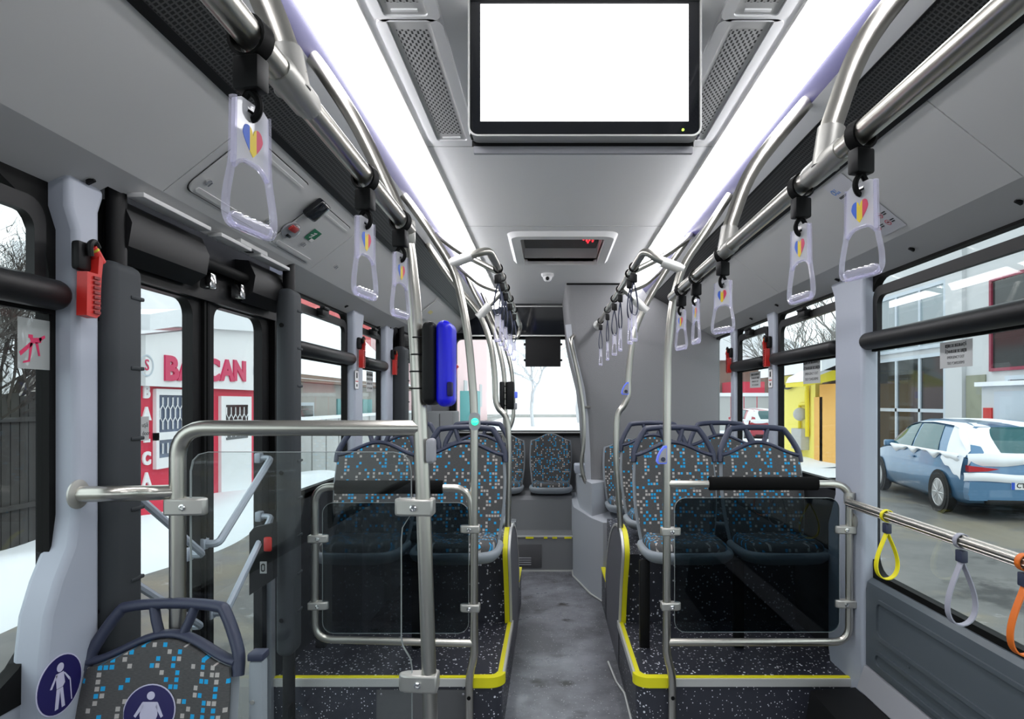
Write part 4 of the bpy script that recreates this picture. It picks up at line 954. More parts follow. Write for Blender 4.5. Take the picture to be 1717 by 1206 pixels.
# sticker on that seat and on the pillar beside it
def person_sticker(b, r, label, par, cane):
    mb = MB(); disc(mb, b, r, r, 0, 36, .0008); t = thing('priority_sticker', label, 'sticker', b.translation) if not par else par
    mk('rim' if not par else 'sticker_rim', mb, 'figure', t)
    mb = MB(); disc(mb, b, r*.955, r*.955, .0008, 36, .0006); mk('disc' if not par else 'sticker_disc', mb, 'navy', t)
    mb = MB(); q = Matrix(b); q.translation = b @ Vector((0, r*.58, 0)); disc(mb, q, r*.15, r*.15, .0014, 18, .0006)
    if cane:
        for poly in ([(-.20, .40), (.14, .40), (.20, .0), (.10, -.10), (-.16, -.10)], [(-.16, -.12), (.0, -.12), (-.10, -.78), (-.24, -.78)], [(-.02, -.12), (.11, -.12), (.20, -.80), (.06, -.80)], [(-.2, .38), (-.12, .36), (-.36, -.02), (-.44, .0)], [(.12, .38), (.2, .34), (.44, .05), (.38, .0)], [(.41, .03), (.45, .02), (.52, -.72), (.48, -.72)]):
            flat(mb, b, [(p[0]*r, p[1]*r) for p in poly], .0014, .0006)
    else:
        for poly in ([(-.28, .36), (.28, .36), (.34, -.10), (.20, -.60), (-.20, -.60), (-.34, -.10)], [(-.30, .34), (-.22, .20), (-.48, -.20), (-.56, -.14)], [(.30, .34), (.22, .20), (.48, -.20), (.56, -.14)], [(-.18, -.58), (-.02, -.58), (-.04, -.88), (-.16, -.88)], [(.18, -.58), (.02, -.58), (.04, -.88), (.16, -.88)]):
            flat(mb, b, [(p[0]*r, p[1]*r) for p in poly], .0014, .0006)
    mk('figure' if not par else 'sticker_figure', mb, 'figure', t)
yy = 1.10+.885*(yb(.80)-.034)
person_sticker(basis((X(253, yy), yy-.006, Z(1192, yy)), (1, 0, 0), (0, .225, 1)), .061, 'dark blue round sticker with a standing figure on the large front seat', None, False)
person_sticker(basis((-1.0965, Ywall(100, -1.0965), Z(1148, Ywall(100, -1.0965))), (0, 1, 0), (0, 0, 1)), .066, 'dark blue round sticker of a figure with a cane on the wall pillar', None, True)
t = thing('armrest_post', 'grey upright post beside the large front seat by the door', 'post', (X(434, 1.5), 1.5, 0))
mk('body', MB().box(X(422, 1.5), X(446, 1.5), 1.48, 1.515, .0, Z(1104, 1.5), .008), 'seat_shell', t)
mk('cap', MB().box(X(421, 1.5), X(447, 1.5), 1.478, 1.518, Z(1104, 1.5), Z(1091, 1.5), .004), 'handle', t)
mk('screw', MB().lathe([(.005, 0), (.005, -.003), (0, -.003)], (X(430, 1.5), 1.48, Z(1171, 1.5)), 'y', 10), 'clamp', t)

# ------------------------------------------------------------------ strap handles
def grip(par, top, small=False, heart=True):
    """clear plastic grip hanging from z = top in the local xz plane"""
    k = .82 if small else 1.0
    def S(p): return (p[0]*k, p[1]*k+top)
    plate = [(-.030, -.006), (-.020, 0), (.020, 0), (.030, -.006), (.0325, -.080), (.026, -.074), (.012, -.068), (-.012, -.068), (-.026, -.074), (-.0325, -.080)]
    if not small: mk('plate', MB().prism([S(p) for p in plate], 'y', -.0025, .0025), 'acrylic', par)
    else: mk('plate', MB().prism([S((p[0]*.75, p[1])) for p in plate], 'y', -.0025, .0025), 'acrylic', par)
    sx = .75 if small else 1.0
    loop = [(-.031*sx, -.004), (-.0325*sx, -.078), (-.043*sx, -.118), (-.044*sx, -.140), (-.036*sx, -.150), (.036*sx, -.150), (.044*sx, -.140), (.043*sx, -.118), (.0325*sx, -.078), (.031*sx, -.004)]
    pts = fillet([(S(p)[0], 0, S(p)[1]) for p in loop], .01, 3)
    mk('handle_frame', MB().tube(pts, .0030*k, 8, ry=.0055*k, up=(0, 1, 0)), 'acrylic_edge', par)
    mk('grip_bar', MB().lathe([(.003, -.036*sx*k)]+[(.0078*k+(.0016 if i % 2 else 0), (-.032+i*.0064)*sx*k) for i in range(11)]+[(.003, .036*sx*k)], (0, 0, top-.142*k), 'x', 10), 'acrylic_edge', par)
    if not small:
        a1 = [(S(p)[0], 0, S(p)[1]) for p in ((-.030, -.082), (-.015, -.071), (.015, -.071), (.030, -.082))]
        mk('inner_arch', MB().tube(smooth_path(a1, 4), .003, 6), 'acrylic_edge', par)
        if heart:
            def hp(w0, w1):
                L = []
                f = lambda x: (.5*math.sqrt(max(0, 1-(2*abs(x)-1)**2)), -1.15*(1-abs(x))**.75)
                n = 6; xs = [w0+(w1-w0)*i/n for i in range(n+1)]
                return [(x*.018, -.038+.020*f(x)[0]) for x in xs]+[(x*.018, -.040+.020*f(x)[1]) for x in reversed(xs)]
            for nm, w0, w1, m_ in (('emblem_blue', -1, -.34, 'emb_b'), ('emblem_yellow', -.34, .34, 'emb_y'), ('emblem_red', .34, 1, 'emb_r')):
                for sd in (-1, 1): 
                    if sd == -1: mk(nm, MB().prism([S(p) for p in hp(w0, w1)], 'y', -.0032, -.0026), m_, par)
for a, c in (('emb_b', (.02, .12, .65)), ('emb_y', (.85, .62, .01)), ('emb_r', (.70, .03, .10))): M[a] = mat(a, c, .5)
def strap_short(label):
    t = thing('strap_handle', label, 'strap', (0, 0, 0), 'clear strap handles')
    mk('rail_loop', MB().ribbon([(0, .0225*math.cos(2*PI*k/20), -.003+.0235*math.sin(2*PI*k/20)) for k in range(20)], .020, .004, True, (1, 0, 0)), 'rubber', t)
    mk('clamp_block', MB().box(-.012, .012, -.017, .017, -.066, -.026, .004), 'black', t)
    h = [(.0, -.064), (-.009, -.075), (-.011, -.087), (-.005, -.097), (.005, -.097), (.011, -.087), (.009, -.075), (0, -.064)]
    mk('hook_loop', MB().tube(smooth_path([(0, p[0], p[1]) for p in h], 3), .0045, 8), 'rubber', t)
    mk('hook_eye', MB().tube([(-.010, 0, -.090), (.010, 0, -.090)], .004, 8), 'chrome', t)
    grip(t, -.080); return t
def strap_long(label):
    t = thing('strap_handle', label, 'strap', (0, 0, 0), 'loop strap handles')
    mk('rail_loop', MB().ribbon([(0, .021*math.cos(2*PI*k/18), .021*math.sin(2*PI*k/18)) for k in range(18)], .014, .003, True, (1, 0, 0)), 'rubber', t)
    mk('clamp_block', MB().box(-.016, .016, -.011, .011, -.068, -.028, .004), 'black', t)
    pts = []
    for k in range(30):
        th = 2*PI*k/30; v = (1-math.cos(th))/2; pts.append((math.sin(th)*.046*(v**.7+.02), 0, -.062-v*.150))
    mk('cord', MB().ribbon(pts, .006, .0028, True, (0, 1, 0)), 'handle', t)
    grip(t, -.205, True); return t
A = strap_short('clear strap handle on the door side rail, closest to the lens'); A.location = (xl, .735, RZ); A.rotation_euler = (0, 0, math.radians(80))
for y, rz, lb in ((1.19, 79, 'clear strap handle on the door side rail, middle of three'), (1.47, 78, 'clear strap handle at the pole end of the door side rail')):
    dup(A, (xl, y, RZ), math.radians(rz), lb)
for y, rz, lb in ((1.0, -75, 'clear strap handle before the notice sheet, largest opposite the door'), (1.24, -82, 'clear strap handle beside the notice sheet, second largest opposite the door'),
                  (1.80, -63, 'clear strap handle seen nearly face on over the window opposite the door'), (2.13, -88, 'clear strap handle turned edge on opposite the door'), (2.37, -75, 'clear strap handle with yellow emblem next to the pole opposite the door')):
    dup(A, (xr, y, RZ), math.radians(rz), lb)
B = strap_long('long loop strap on the inner rail towards the grey tower, first of six'); B.location = (.373, 2.78, IZ); B.rotation_euler = (0, 0, .9)
nth = ('second', 'third', 'fourth', 'fifth', 'sixth')
for k, (y, rz) in enumerate(((2.92, 1.1), (3.32, 1.2), (3.62, 1.0), (4.05, 1.25), (4.60, 1.1))): dup(B, (.373, y, IZ), rz, f'long loop strap on the inner rail towards the grey tower, {nth[k]} of six')
nth = ('first', 'second', 'third', 'fourth', 'fifth')
for k, (y, rz) in enumerate(((2.80, -.9), (3.0, -1.1), (3.28, -1.2), (3.62, -1.0), (4.05, -1.1))): dup(B, (-.232, y, IZ), rz, f'long loop strap on the door side inner rail, {nth[k]} of five')

# ------------------------------------------------------------------ hammers
def hammer(label):
    t = thing('emergency_hammer', label, 'hammer', (0, 0, 0), 'red emergency hammers')
    mk('holder', MB().box(-.030, .012, -.022, 0, .02, .088, .008, 2), 'black', t)
    mk('holder_hook', MB().tube(smooth_path([(-.006, -.03, .055), (-.010, -.032, .080), (.004, -.032, .090), (.016, -.032, .078)], 4), .007, 8), 'black', t)
    mk('handle', MB().prism([(-.024, .016), (-.026, -.085), (.006, -.088), (.016, -.08), (.022, .012), (.028, .055), (.014, .060), (.010, .016)], 'y', -.036, -.012), 'red', t)
    mk('head', MB().tube([(.034, -.024, .048), (.004, -.024, .080)], .0125, 12), 'red', t)
    mk('brass_band', MB().tube([(.012, -.024, .0715), (.008, -.024, .0758)], .0135, 12), mat('brass', (.6, .5, .05), .3, .8), t)
    mb = MB()
    for i in range(8): mb.box(-.006, .014, -.040, -.035, -.078+i*.0115, -.072+i*.0115)
    mk('grip_rib', mb, mat('dark_red', (.2, .01, .01), .5), t)
    return t
hm = hammer('red emergency hammer on the wall pillar beside the front door'); hm.location = (-1.098, 1.462, Z(470, 1.462)); hm.rotation_euler = (0, 0, PI/2)
dup(hm, (-1.103, 3.60, Z(592, 3.60)), PI/2, 'red emergency hammer on the pillar between the two door side windows')
dup(hm, (-1.103, 4.36, Z(608, 4.36)), PI/2, 'red emergency hammer on the pillar beside the rear door')
dup(hm, (-.905, 5.969, Z(625, 5.93)), 0, 'red emergency hammer at the edge of the rear window')
def mirror_hammer(loc, lb):
    h = dup(hm, loc, -PI/2, lb)
    h.scale = (-1, 1, 1); return h
mirror_hammer((1.268, 3.60, Z(590, 3.60)), 'red emergency hammer on the pillar between two windows opposite the door')
mirror_hammer((1.268, 4.36, Z(605, 4.36)), 'red emergency hammer on the pillar next to the grey tower')

# ------------------------------------------------------------------ ceiling fittings
for k, (a, b) in enumerate(GX):
    side = 'door side' if k == 0 else 'side opposite the door'
    for y0, y1, lb in ((1.50, 2.19, 'beside the screen'), (.62, 1.485, 'nearest the front')):
        t = thing('ceiling_grille', f'perforated grey ceiling grille {lb} on the {side}', 'grille', ((a+b)/2, (y0+y1)/2, 2.32), 'perforated ceiling grilles')
        mb = MB(); mb.ring(rrect(a-.03, b+.03, y0-.004, y1+.022, .03), rrect(a-.002, b+.002, y0, y1, .01), 'z', 2.316, 2.326); mk('surround', mb, 'ceil', t)
        mb = MB(); w, h = b-a, y1-y0
        mb.quad((a, y0, 2.321), (b, y0, 2.321), (b, y1, 2.321), (a, y1, 2.321)); mk('plate', mb, 'panel', t)
        m0, m1 = .045, .045
        mb = MB(); mb.quad((a+.012, y0+m0, 2.3205), (b-.012, y0+m0, 2.3205), (b-.012, y1-m1, 2.3205), (a+.012, y1-m1, 2.3205), uv=[(0, 0), (w-.024, 0), (w-.024, h-m0-m1), (0, h-m0-m1)]); mk('perforation', mb, 'grille', t)
        mk('catch', MB().box(a+.02, b-.02, y1-.022, y1-.014, 2.317, 2.321), 'ceil', t)
for k, x in enumerate((-.262, .408)): struct(f'trim_{k+7}', MB().box(x-.003, x+.003, Y0, 2.24, 2.319, 2.326), 'ceil')
t = thing('ceiling_screen', 'large lit white screen hanging from the ceiling', 'screen', (X(980, 1.43), 1.45, 2.3))
sx0, sx1, sz0, sz1 = X(785, 1.43), X(1176, 1.43), Z(230, 1.43), 2.322
r = rrect(sx0, sx1, sz0, sz1+.02, .022)
mk('frame', MB().ring([(p[0], min(p[1], 2.324)) for p in r], [(p[0], min(p[1], 2.320)) for p in rrect(sx0+.004, sx1-.004, sz0+.004, sz1+.02, .019)], 'y', 1.424, 1.462), 'aluminium', t)
mk('glass', MB().box(sx0+.004, sx1-.004, 1.431, 1.455, sz0+.004, 2.323), 'bezel', t)
mk('picture', MB().box(X(805.5, 1.43), X(1154.5, 1.43), 1.4295, 1.4315, Z(203, 1.43), Z(7, 1.43)), 'screen', t)
mk('back_case', MB().prism([(1.462, sz0+.003), (1.60, sz0+.062), (1.60, 2.324), (1.462, 2.324)], 'x', sx0+.005, sx1-.010), 'black', t)
mk('lower_tray', MB().prism([(1.462, 1.982), (1.474, 1.983), (1.60, 2.040), (1.60, 2.058), (1.462, 1.998)], 'x', X(795, 1.47), X(1160, 1.47)), 'stop_grey', t)
mk('tray_gap', MB().prism([(1.464, 1.998), (1.60, 2.057), (1.60, 2.075), (1.464, sz0+.004)], 'x', X(792, 1.47), X(1162, 1.47)), 'black', t)
mk('status_light', MB().lathe([(.0028, 0), (.0028, -.002), (0, -.002)], P(1145, 218, 1.431), 'y', 10), 'green_dot', t)
t = thing('roof_hatch', 'recessed roof hatch with dark glass in the pale ceiling', 'hatch', (.07, 3.78, 2.33))
fo, fi = rrect(-.235, .375, 3.375, 4.15, .07), rrect(-.165, .305, 3.46, 4.10, .02)
n = len(fo); vs = [(p[0], p[1], 2.3245) for p in fo]+[(CX+(p[0]-CX)*.93, 3.76+(p[1]-3.76)*.94, 2.300) for p in fo]+[(p[0], p[1], 2.300) for p in fi]+[(p[0], p[1], 2.335) for p in fi]
fs = [(k*n+i, k*n+(i+1) % n, (k+1)*n+(i+1) % n, (k+1)*n+i) for k in range(3) for i in range(n)]
mk('frame', MB().add(vs, fs), 'ceil', t)
mk('glass', MB().box(-.16, .30, 3.48, 4.08, 2.405, 2.415), 'bezel', t)
mb = MB()
for px, py in ((979, 401), (984, 403), (989, 402), (994, 404), (986, 406)): p = hit(px, py, (0, 0, 2.404), (0, 0, 1)); mb.box(p.x-.006, p.x+.004, p.y-.02, p.y+.02, 2.401, 2.4045)
mk('red_reflection', mb, 'reflected_red', t)  # glowing red bars stand for a display's reflection in the dark glass
t = thing('ceiling_camera', 'small white dome camera on the rear ceiling', 'camera', (X(918, 4.5), 4.5, 2.325))
cx_ = X(918, 4.5)
mk('base', MB().lathe([(.045, 2.3255), (.045, 2.310), (.036, 2.298)], (cx_, 4.5, 0), 'z', 20), 'white', t)
mk('dome', MB().ball((cx_, 4.49, 2.295), .032), 'white', t)
mk('lens', MB().ball((cx_, 4.465, 2.285), .014), 'black', t)
# notice sheet on the right overhead panel
s_a, y_a = panel_hit(1, 1395, 312); s_b, y_b = panel_hit(1, 1500, 388)
b = panel_basis(1, .50, 1.30, .002)
s_a, y_a = panel_hit(1, 1406, 303); s_b, y_b = panel_hit(1, 1490, 384)
b = panel_basis(1, .5*(s_a+s_b), .5*(y_a+y_b), .002)
t = thing('notice_sheet', 'pale notice sheet of prohibition signs on the overhead panel opposite the door', 'notice', b.translation)
mb = MB(); flat(mb, b, [(-.068, -.135), (.068, -.135), (.068, .135), (-.068, .135)], 0, .0008); mk('sheet', mb, mat('notice_paper', (.58, .58, .62), .5), t)
def tb(x, y, body, size, m_, name, z=.001): 
    q = Matrix(b); q.translation = b @ Vector((x, y, z)); mk(name, text_mb(body, size, q, .0002), m_, t)
tb(.036-.076, .100, 'CT', .015, 'ink_blue', 'heading'); tb(-.032, .086, 'BUS', .012, 'ink_blue', 'heading')
mb = MB(); q = Matrix(b); q.translation = b @ Vector((-.052, .096, 0))
o = [(.010*math.cos(2*PI*i/20), .012*math.sin(2*PI*i/20)) for i in range(20)]; i_ = [(p[0]*.7, p[1]*.7) for p in o]
mb.add([q @ Vector((p[0], p[1], .0014)) for p in o+i_], [(k, (k+1) % 20, 20+(k+1) % 20, 20+k) for k in range(20)]); mk('emblem', mb, 'ink_blue', t)
mb = MB()
R.seed(3)
for ln, (x0, x1) in enumerate(((-.055, .055), (-.018, .022))):
    x = x0
    while x < x1: w = R.uniform(.004, .010); flat(mb, b, [(x, .062-ln*.017), (x+w, .062-ln*.017), (x+w, .071-ln*.017), (x, .071-ln*.017)], .0009, .0004); x += w+.0022
rings = MB(); sym = MB(); k = 0
for row in range(4):
    for col in range(2):
        q = Matrix(b); q.translation = b @ Vector((-.050+col*.064, .012-row*.036, 0))
        o = [(.0125*math.cos(2*PI*i/24), .0125*math.sin(2*PI*i/24)) for i in range(24)]; i_ = [(p[0]*.80, p[1]*.80) for p in o]
        rings.add([q @ Vector((p[0], p[1], .0012)) for p in o+i_], [(m_, (m_+1) % 24, 24+(m_+1) % 24, 24+m_) for m_ in range(24)])
        flat(rings, q, [(-.0085, .0070), (-.0070, .0085), (.0085, -.0070), (.0070, -.0085)], .0009, .0004)
        flat(sym, q, [(-.006, -.002), (.004, -.003), (.006, .001), (.001, .004), (-.004, .003)], .0009, .0002)
        for l in range(2): flat(mb, b, [(-.034+col*.064, .014-row*.036-l*.008), (-.012+col*.064-l*.004, .014-row*.036-l*.008), (-.012+col*.064-l*.004, .018-row*.036-l*.008), (-.034+col*.064, .018-row*.036-l*.008)], .0009, .0004)
mk('print', mb, 'ink', t); mk('prohibition_ring', rings, 'ink_red', t); mk('symbol', sym, 'ink', t)
# emergency exit stickers on the windows
def exit_sticker(side, y, z, w, h, label, full=True):
    x = (XR-.0065) if side > 0 else (XL+.0065)
    b = basis((x, y, z), (0, -1 if side > 0 else 1, 0), (0, 0, 1))
    t = thing('exit_sticker', label, 'sticker', b.translation, 'window exit stickers')
    mb = MB(); flat(mb, b, [(-w/2, -h/2), (w/2, -h/2), (w/2, h/2), (-w/2, h/2)], 0, .0006); mk('film', mb, 'sticker', t)
    for k, (tx, mir, sz) in enumerate((('IE\u015eIRE DE SIGURAN\u0162\u0102', False, .155), ('IE\u015eIRE DE SIGURAN\u0162\u0102', True, .155), ('EMERGENCY EXIT', False, .145), ('EMERGENCY EXIT', True, .145))):
        q = Matrix(b); q.translation = b @ Vector((0, h*(.33-.22*k), .0008)); q = q @ Matrix.Diagonal((w/.19*.92 if k < 2 else w/.19*1.0, 1, 1, 1))
        mk('lettering', text_mb(tx, h*sz*1.02, q, .0002, mir, .0006 if k < 2 else 0), 'ink', t)
ys = Ywall(1606, XR); exit_sticker(1, ys, Z(594, ys), .16, .085, 'grey exit sticker with printed text on the largest window opposite the door')
ys = Ywall(1363, XR); exit_sticker(1, ys, Z(622, ys), .20, .125, 'grey exit sticker on the window before the yellow building')
ys = Ywall(1268, XR); exit_sticker(1, ys, Z(637, ys), .20, .10, 'pale exit sticker on the small window before the parked red car')
ys = Ywall(618, XL); exit_sticker(-1, ys, Z(640, ys), .14, .13, 'pale exit sticker on the small door side window')
t = thing('warning_sticker', 'clear sticker with a red figure on the window beside the front seat', 'sticker', (XL, 1.34, 1.45))
ys = Ywall(52, XL); b = basis((XL+.0065, ys, Z(577, ys)), (0, 1, 0), (0, 0, 1)); ORG[t.name] = b.translation.copy(); t.location = b.translation
mb = MB(); flat(mb, b, [(-.043, -.056), (.043, -.056), (.043, .056), (-.043, .056)], 0, .0006); mk('film', mb, glassy('clear_film', (.62, .62, .62), .3, milk=.25), t)
mb = MB()
for poly in ([(-.04, -.02), (-.01, .004), (-.004, -.002), (-.036, -.028)], [(-.012, .012), (.02, .016), (.018, .004), (-.008, .0)], [(-.012, .002), (-.004, .002), (-.012, -.04), (-.030, -.044), (-.030, -.040), (-.016, -.036)], [(.002, .004), (.010, .004), (.016, -.026), (.011, -.026)], [(.012, .014), (.028, .022), (.030, .016), (.014, .006)], [(-.016, .02), (-.004, .02), (-.004, .012), (-.016, .012)]):
    flat(mb, b, poly, .0008, .0005)
mk('red_figure', mb, 'pink', t)
ys = Ywall(246, XL-.018); b = basis((XL-.030, ys, Z(719, ys)), (0, 1, 0), (0, 0, 1))
t = thing('door_sticker', 'pale grey sticker on the front door glass', 'sticker', b.translation)
mb = MB(); flat(mb, b, [(-.06, -.035), (.028, -.035), (.028, .035), (-.06, .035)], 0, .0006); mk('film', mb, 'sticker', t)
for k, tx in enumerate(('de la u\u015f\u0103', 'to the door')):
    q = Matrix(b); q.translation = b @ Vector((-.010, .010-.024*k, .0008)); mk('lettering', text_mb(tx, .018, q, .0002), 'ink', t)
for side, px, py, lb in ((-1, 598, 637, 'small white information plate on the pillar between the door side windows'), (1, 1292, 635, 'small white information plate on the pillar opposite the door')):
    x = -1.1025 if side < 0 else 1.2675; y = Ywall(px, x); b = basis((x, y, Z(py, y)), (0, -side, 0), (0, 0, 1))
    t = thing('information_plate', lb, 'sign', b.translation)
    mb = MB(); flat(mb, b, rrect(-.035, .035, -.055, .055, .01), 0, .001); mk('rim', mb, 'ink', t)
    mb = MB(); flat(mb, b, rrect(-.032, .032, -.052, .052, .008), .001, .0005); mk('plate', mb, 'white', t)
    mb = MB(); flat(mb, b, [(-.026, -.012), (.026, -.012), (.026, -.006), (-.026, -.006)], .0015, .0004); mk('red_line', mb, 'red', t)
    mb = MB(); flat(mb, b, [(-.012, .01), (.012, .01), (.010, .04), (-.010, .04)], .0015, .0004); flat(mb, b, [(-.01, -.04), (.01, -.04), (.01, -.025), (-.01, -.025)], .0015, .0004); mk('print', mb, 'ink', t)
# ------------------------------------------------------------------ outside
GZ = -.32
struct('ground', MB().box(-60, 60, -20, 90, GZ-.1, GZ), 'asphalt')
def wpx(px, py, x): return wp(px, py, x)
# snow bank on the door side
def bank(name, xa, xb, ya, yb_, h, label, seed, edge=.35):
    rr = random.Random(seed); ph = [rr.uniform(0, 6) for _ in range(6)]
    def f(u, v):
        y = ya+(yb_-ya)*v; e = xa+edge*(math.sin(y*.9+ph[0])*.35+math.sin(y*2.1+ph[1])*.2)
        x = e+(xb-e)*u; z = GZ+h*min(1, (u*3.2))**.7*(1+.12*math.sin(y*3+ph[2])+.1*math.sin(x*4+ph[3]))
        if u == 0: z = GZ-.02
        return (x, y, z)
    o = mk(name, MB().grid(f, 14, 70), 'snow'); tag(o, label, 'snow', None, 'stuff')
bank('snow_bank', -4.0, -5.6, 2, 13, .30, 'white snow bank along the fence and the shop', 1)
bank('snow_verge', -6.5, -13, 11.2, 42, .25, 'snow covered ground beyond the shop', 2)
bank('snow_patch', 6.6, 12, 16, 42, .12, 'snow covered ground before the yellow building', 3)
bank('snow_heap', 9.0, 11, 5, 15.5, .15, 'snow along the foot of the pale building', 6)
# fence and frosted shrubs opposite the first window
t = thing('board_fence', 'dark weathered board fence behind the snow bank', 'fence', (-5.5, 5, GZ))
mb = MB(); y = 2.2; R.seed(5)
while y < 7.25:
    w = .11; zt = 1.50+R.uniform(-.04, .03); mb.box(-5.52+R.uniform(-.01, .01), -5.49, y, y+w-.012, GZ, zt); y += w
mk('board', mb, 'fence', t)
mb = MB()
for z in (.3, 1.2): mb.box(-5.49, -5.46, 2.2, 7.25, z, z+.05)
mk('cross_rail', mb, 'fence', t)
def tree(name, base, h, seed, m_, label, depth=5, r0=.08, spread=.55, group=None, seg=4, trunkfrac=.28):
    rr = random.Random(seed); tk, br = MB(), MB()
    def grow(p, d, L, r, k):
        q = p+d*L; mid = p+d*L*.5+Vector((rr.uniform(-1, 1), rr.uniform(-1, 1), rr.uniform(-.3, .6)))*L*.08
        (tk if k == 0 else br).tube([p, mid, q], r, seg if k < 2 else 3) if k < 1 else br.sweep([p, mid, q], [(r*math.cos(2*PI*i/3), r*math.sin(2*PI*i/3)) for i in range(3)], caps=False)
        if k >= depth: return
        for _ in range(3 if k < 3 else rr.choice((2, 3))):
            nd = (d+Vector((rr.uniform(-1, 1), rr.uniform(-1, 1), rr.uniform(-.25, .7)))*spread*1.5).normalized()
            grow(p+(q-p)*rr.uniform(.55, 1.0), nd, L*rr.uniform(.6, .85), r*.62, k+1)
    t = thing(name, label, 'tree', base, group)
    grow(Vector(base), Vector((0, 0, 1)), h*trunkfrac, r0, 0)
    mk('trunk', tk, m_, t); mk('branches', br, m_, t)
spots = [(6.1, -6.0, 3.6), (6.5, -5.9, 3.8), (6.9, -6.3, 4.2), (7.0, -5.9, 3.6), (7.3, -7.2, 4.0), (6.6, -6.8, 4.0), (5.6, -6.0, 3.4)]
for i, (y, x, hh) in enumerate(spots):
    tree('bare_shrub', (x, y, GZ), hh*1.35, 20+i, 'frosty' if i % 2 else 'bark', 'bare frosted shrub in the thicket behind the board fence', 7, .04, .62, 'bare shrubs behind the fence', 4, .24)
# the shop
SXp = -5.2
t = thing('corner_shop', 'red and white shop with pink BALCAN sign letters seen through the front door', 'shop', (SXp, 9, GZ))
ya, yc = 7.9, Ywall(430, SXp)
mk('red_wall', MB().box(SXp-1.0, SXp, ya, yc, GZ, 1.62), 'shop_red', t)
mk('sign_board', MB().prism([(ya, 1.61), (yc+.05, 1.61), (yc+.05, 2.72), (9.6, 2.55), (ya, 2.25)], 'x', SXp-.1, SXp+.10), 'shop_white', t)
mk('snow_roof', MB().prism([(ya-.1, 2.30), (8.4, 2.42), (9.6, 2.52), (yc+.15, 2.66), (yc+.15, 2.95), (9.4, 2.80), (8.4, 2.65), (ya-.1, 2.5)], 'x', SXp-1.05, SXp+.22), 'snow', t)
xf = SXp+.105
letters = [('B', 286), ('A', 312), ('L', 336), ('C', 356), ('A', 380), ('N', 401)]
for ch, px in letters:
    y = Ywall(px, xf); py = 620+(px-286)*.034; mk('letter', text_mb(ch, .44, basis((xf, y, Z(py, y)), (0, 1, 0), (0, 0, 1)) @ Matrix.Diagonal((1.25, 1, 1, 1)), .02, False, .02), 'pink', t)
for ch, py in zip('BALCA', (658, 695, 732, 770, 805)):
    y = Ywall(244, SXp); mk('small_letter', text_mb(ch, .22, basis((SXp+.012, y, Z(py, y)), (0, 1, 0), (0, 0, 1)), .01, False, .012), 'shop_white', t)
for px, py in ((246, 613), (431, 622)):
    y = Ywall(px, xf); b = basis((xf, y, Z(py, y)), (0, 1, 0), (0, 0, 1)); mb = MB()
    o = [(.14*math.cos(2*PI*i/28), .14*math.sin(2*PI*i/28)) for i in range(28)]; i_ = [(p[0]*.85, p[1]*.85) for p in o]
    mb.add([b @ Vector((p[0], p[1], .004)) for p in o+i_], [(k, (k+1) % 28, 28+(k+1) % 28, 28+k) for k in range(28)]); mk('logo_ring', mb, 'frame_grey', t)
    mk('logo', text_mb('S', .2, basis((xf+.004, y, Z(py, y)), (0, 1, 0), (0, 0, 1)), .004), 'pink', t)
def lattice(par, ya, yb_, za, zb, x, cw, chh, name='lattice'):
    mb = MB(); w = .016; ny = max(1, round((yb_-ya)/cw)); nz = max(1, round((zb-za)/chh)); cw, chh = (yb_-ya)/ny, (zb-za)/nz
    for j in range(nz):
        for i in range(ny+1):
            o = 0 if j % 2 == 0 else cw/2; y = ya+i*cw+o; z = za+j*chh
            if y < yb_+.001: mb.box(x, x+.012, y-w/2, y+w/2, z+chh*.22, z+chh*.80)
            for s_ in (-1, 1):
                a = Vector((x+.006, y, z+chh*.80)); b_ = Vector((x+.006, y+s_*cw/2, z+chh*1.20))
                if ya-.001 <= b_.y <= yb_+.001 and y < yb_+.001 and b_.z < zb+.001: mb.tube([a, b_], .008, 4)
    mk(name, mb, 'shop_white', par)
y0, y1 = Ywall(256, SXp), Ywall(322, SXp)
wf = mk('window_frame', MB().ring(rrect(y0, y1, .52, 1.58, .01), rrect(y0+.06, y1-.06, .66, 1.50, .01), 'x', SXp, SXp+.05).box(SXp, SXp+.05, y0, y1, .90, 1.0), 'shop_white', t)
mk('window_glass', MB().box(SXp+.002, SXp+.012, y0+.03, y1-.03, .6, 1.52), mat('shop_glass', (.10, .13, .20), .15, var=.6, vscale=5), t)
lattice(t, y0+.06, y1-.06, 1.0, 1.50, SXp+.02, .105, .165, 'window_lattice'); lattice(t, y0+.06, y1-.06, .66, .90, SXp+.02, .105, .24, 'window_lattice')
y0, y1 = Ywall(366, SXp), Ywall(417, SXp)
mk('door', MB().box(SXp, SXp+.05, y0, y1, GZ, 1.50), 'shop_white', t)
mk('door_glass', MB().box(SXp+.05, SXp+.056, y0+.14, y1-.14, .80, 1.36), 'darkglass', t); lattice(t, y0+.14, y1-.14, .80, 1.36, SXp+.052, .13, .2, 'door_lattice')
mk('door_notice', MB().box(SXp+.066, SXp+.07, (y0+y1)/2-.16, (y0+y1)/2+.10, .98, 1.12), 'sticker', t)
mk('door_step', MB().box(SXp, SXp+.5, y0-.2, y1+.2, GZ, GZ+.10), 'snow', t)
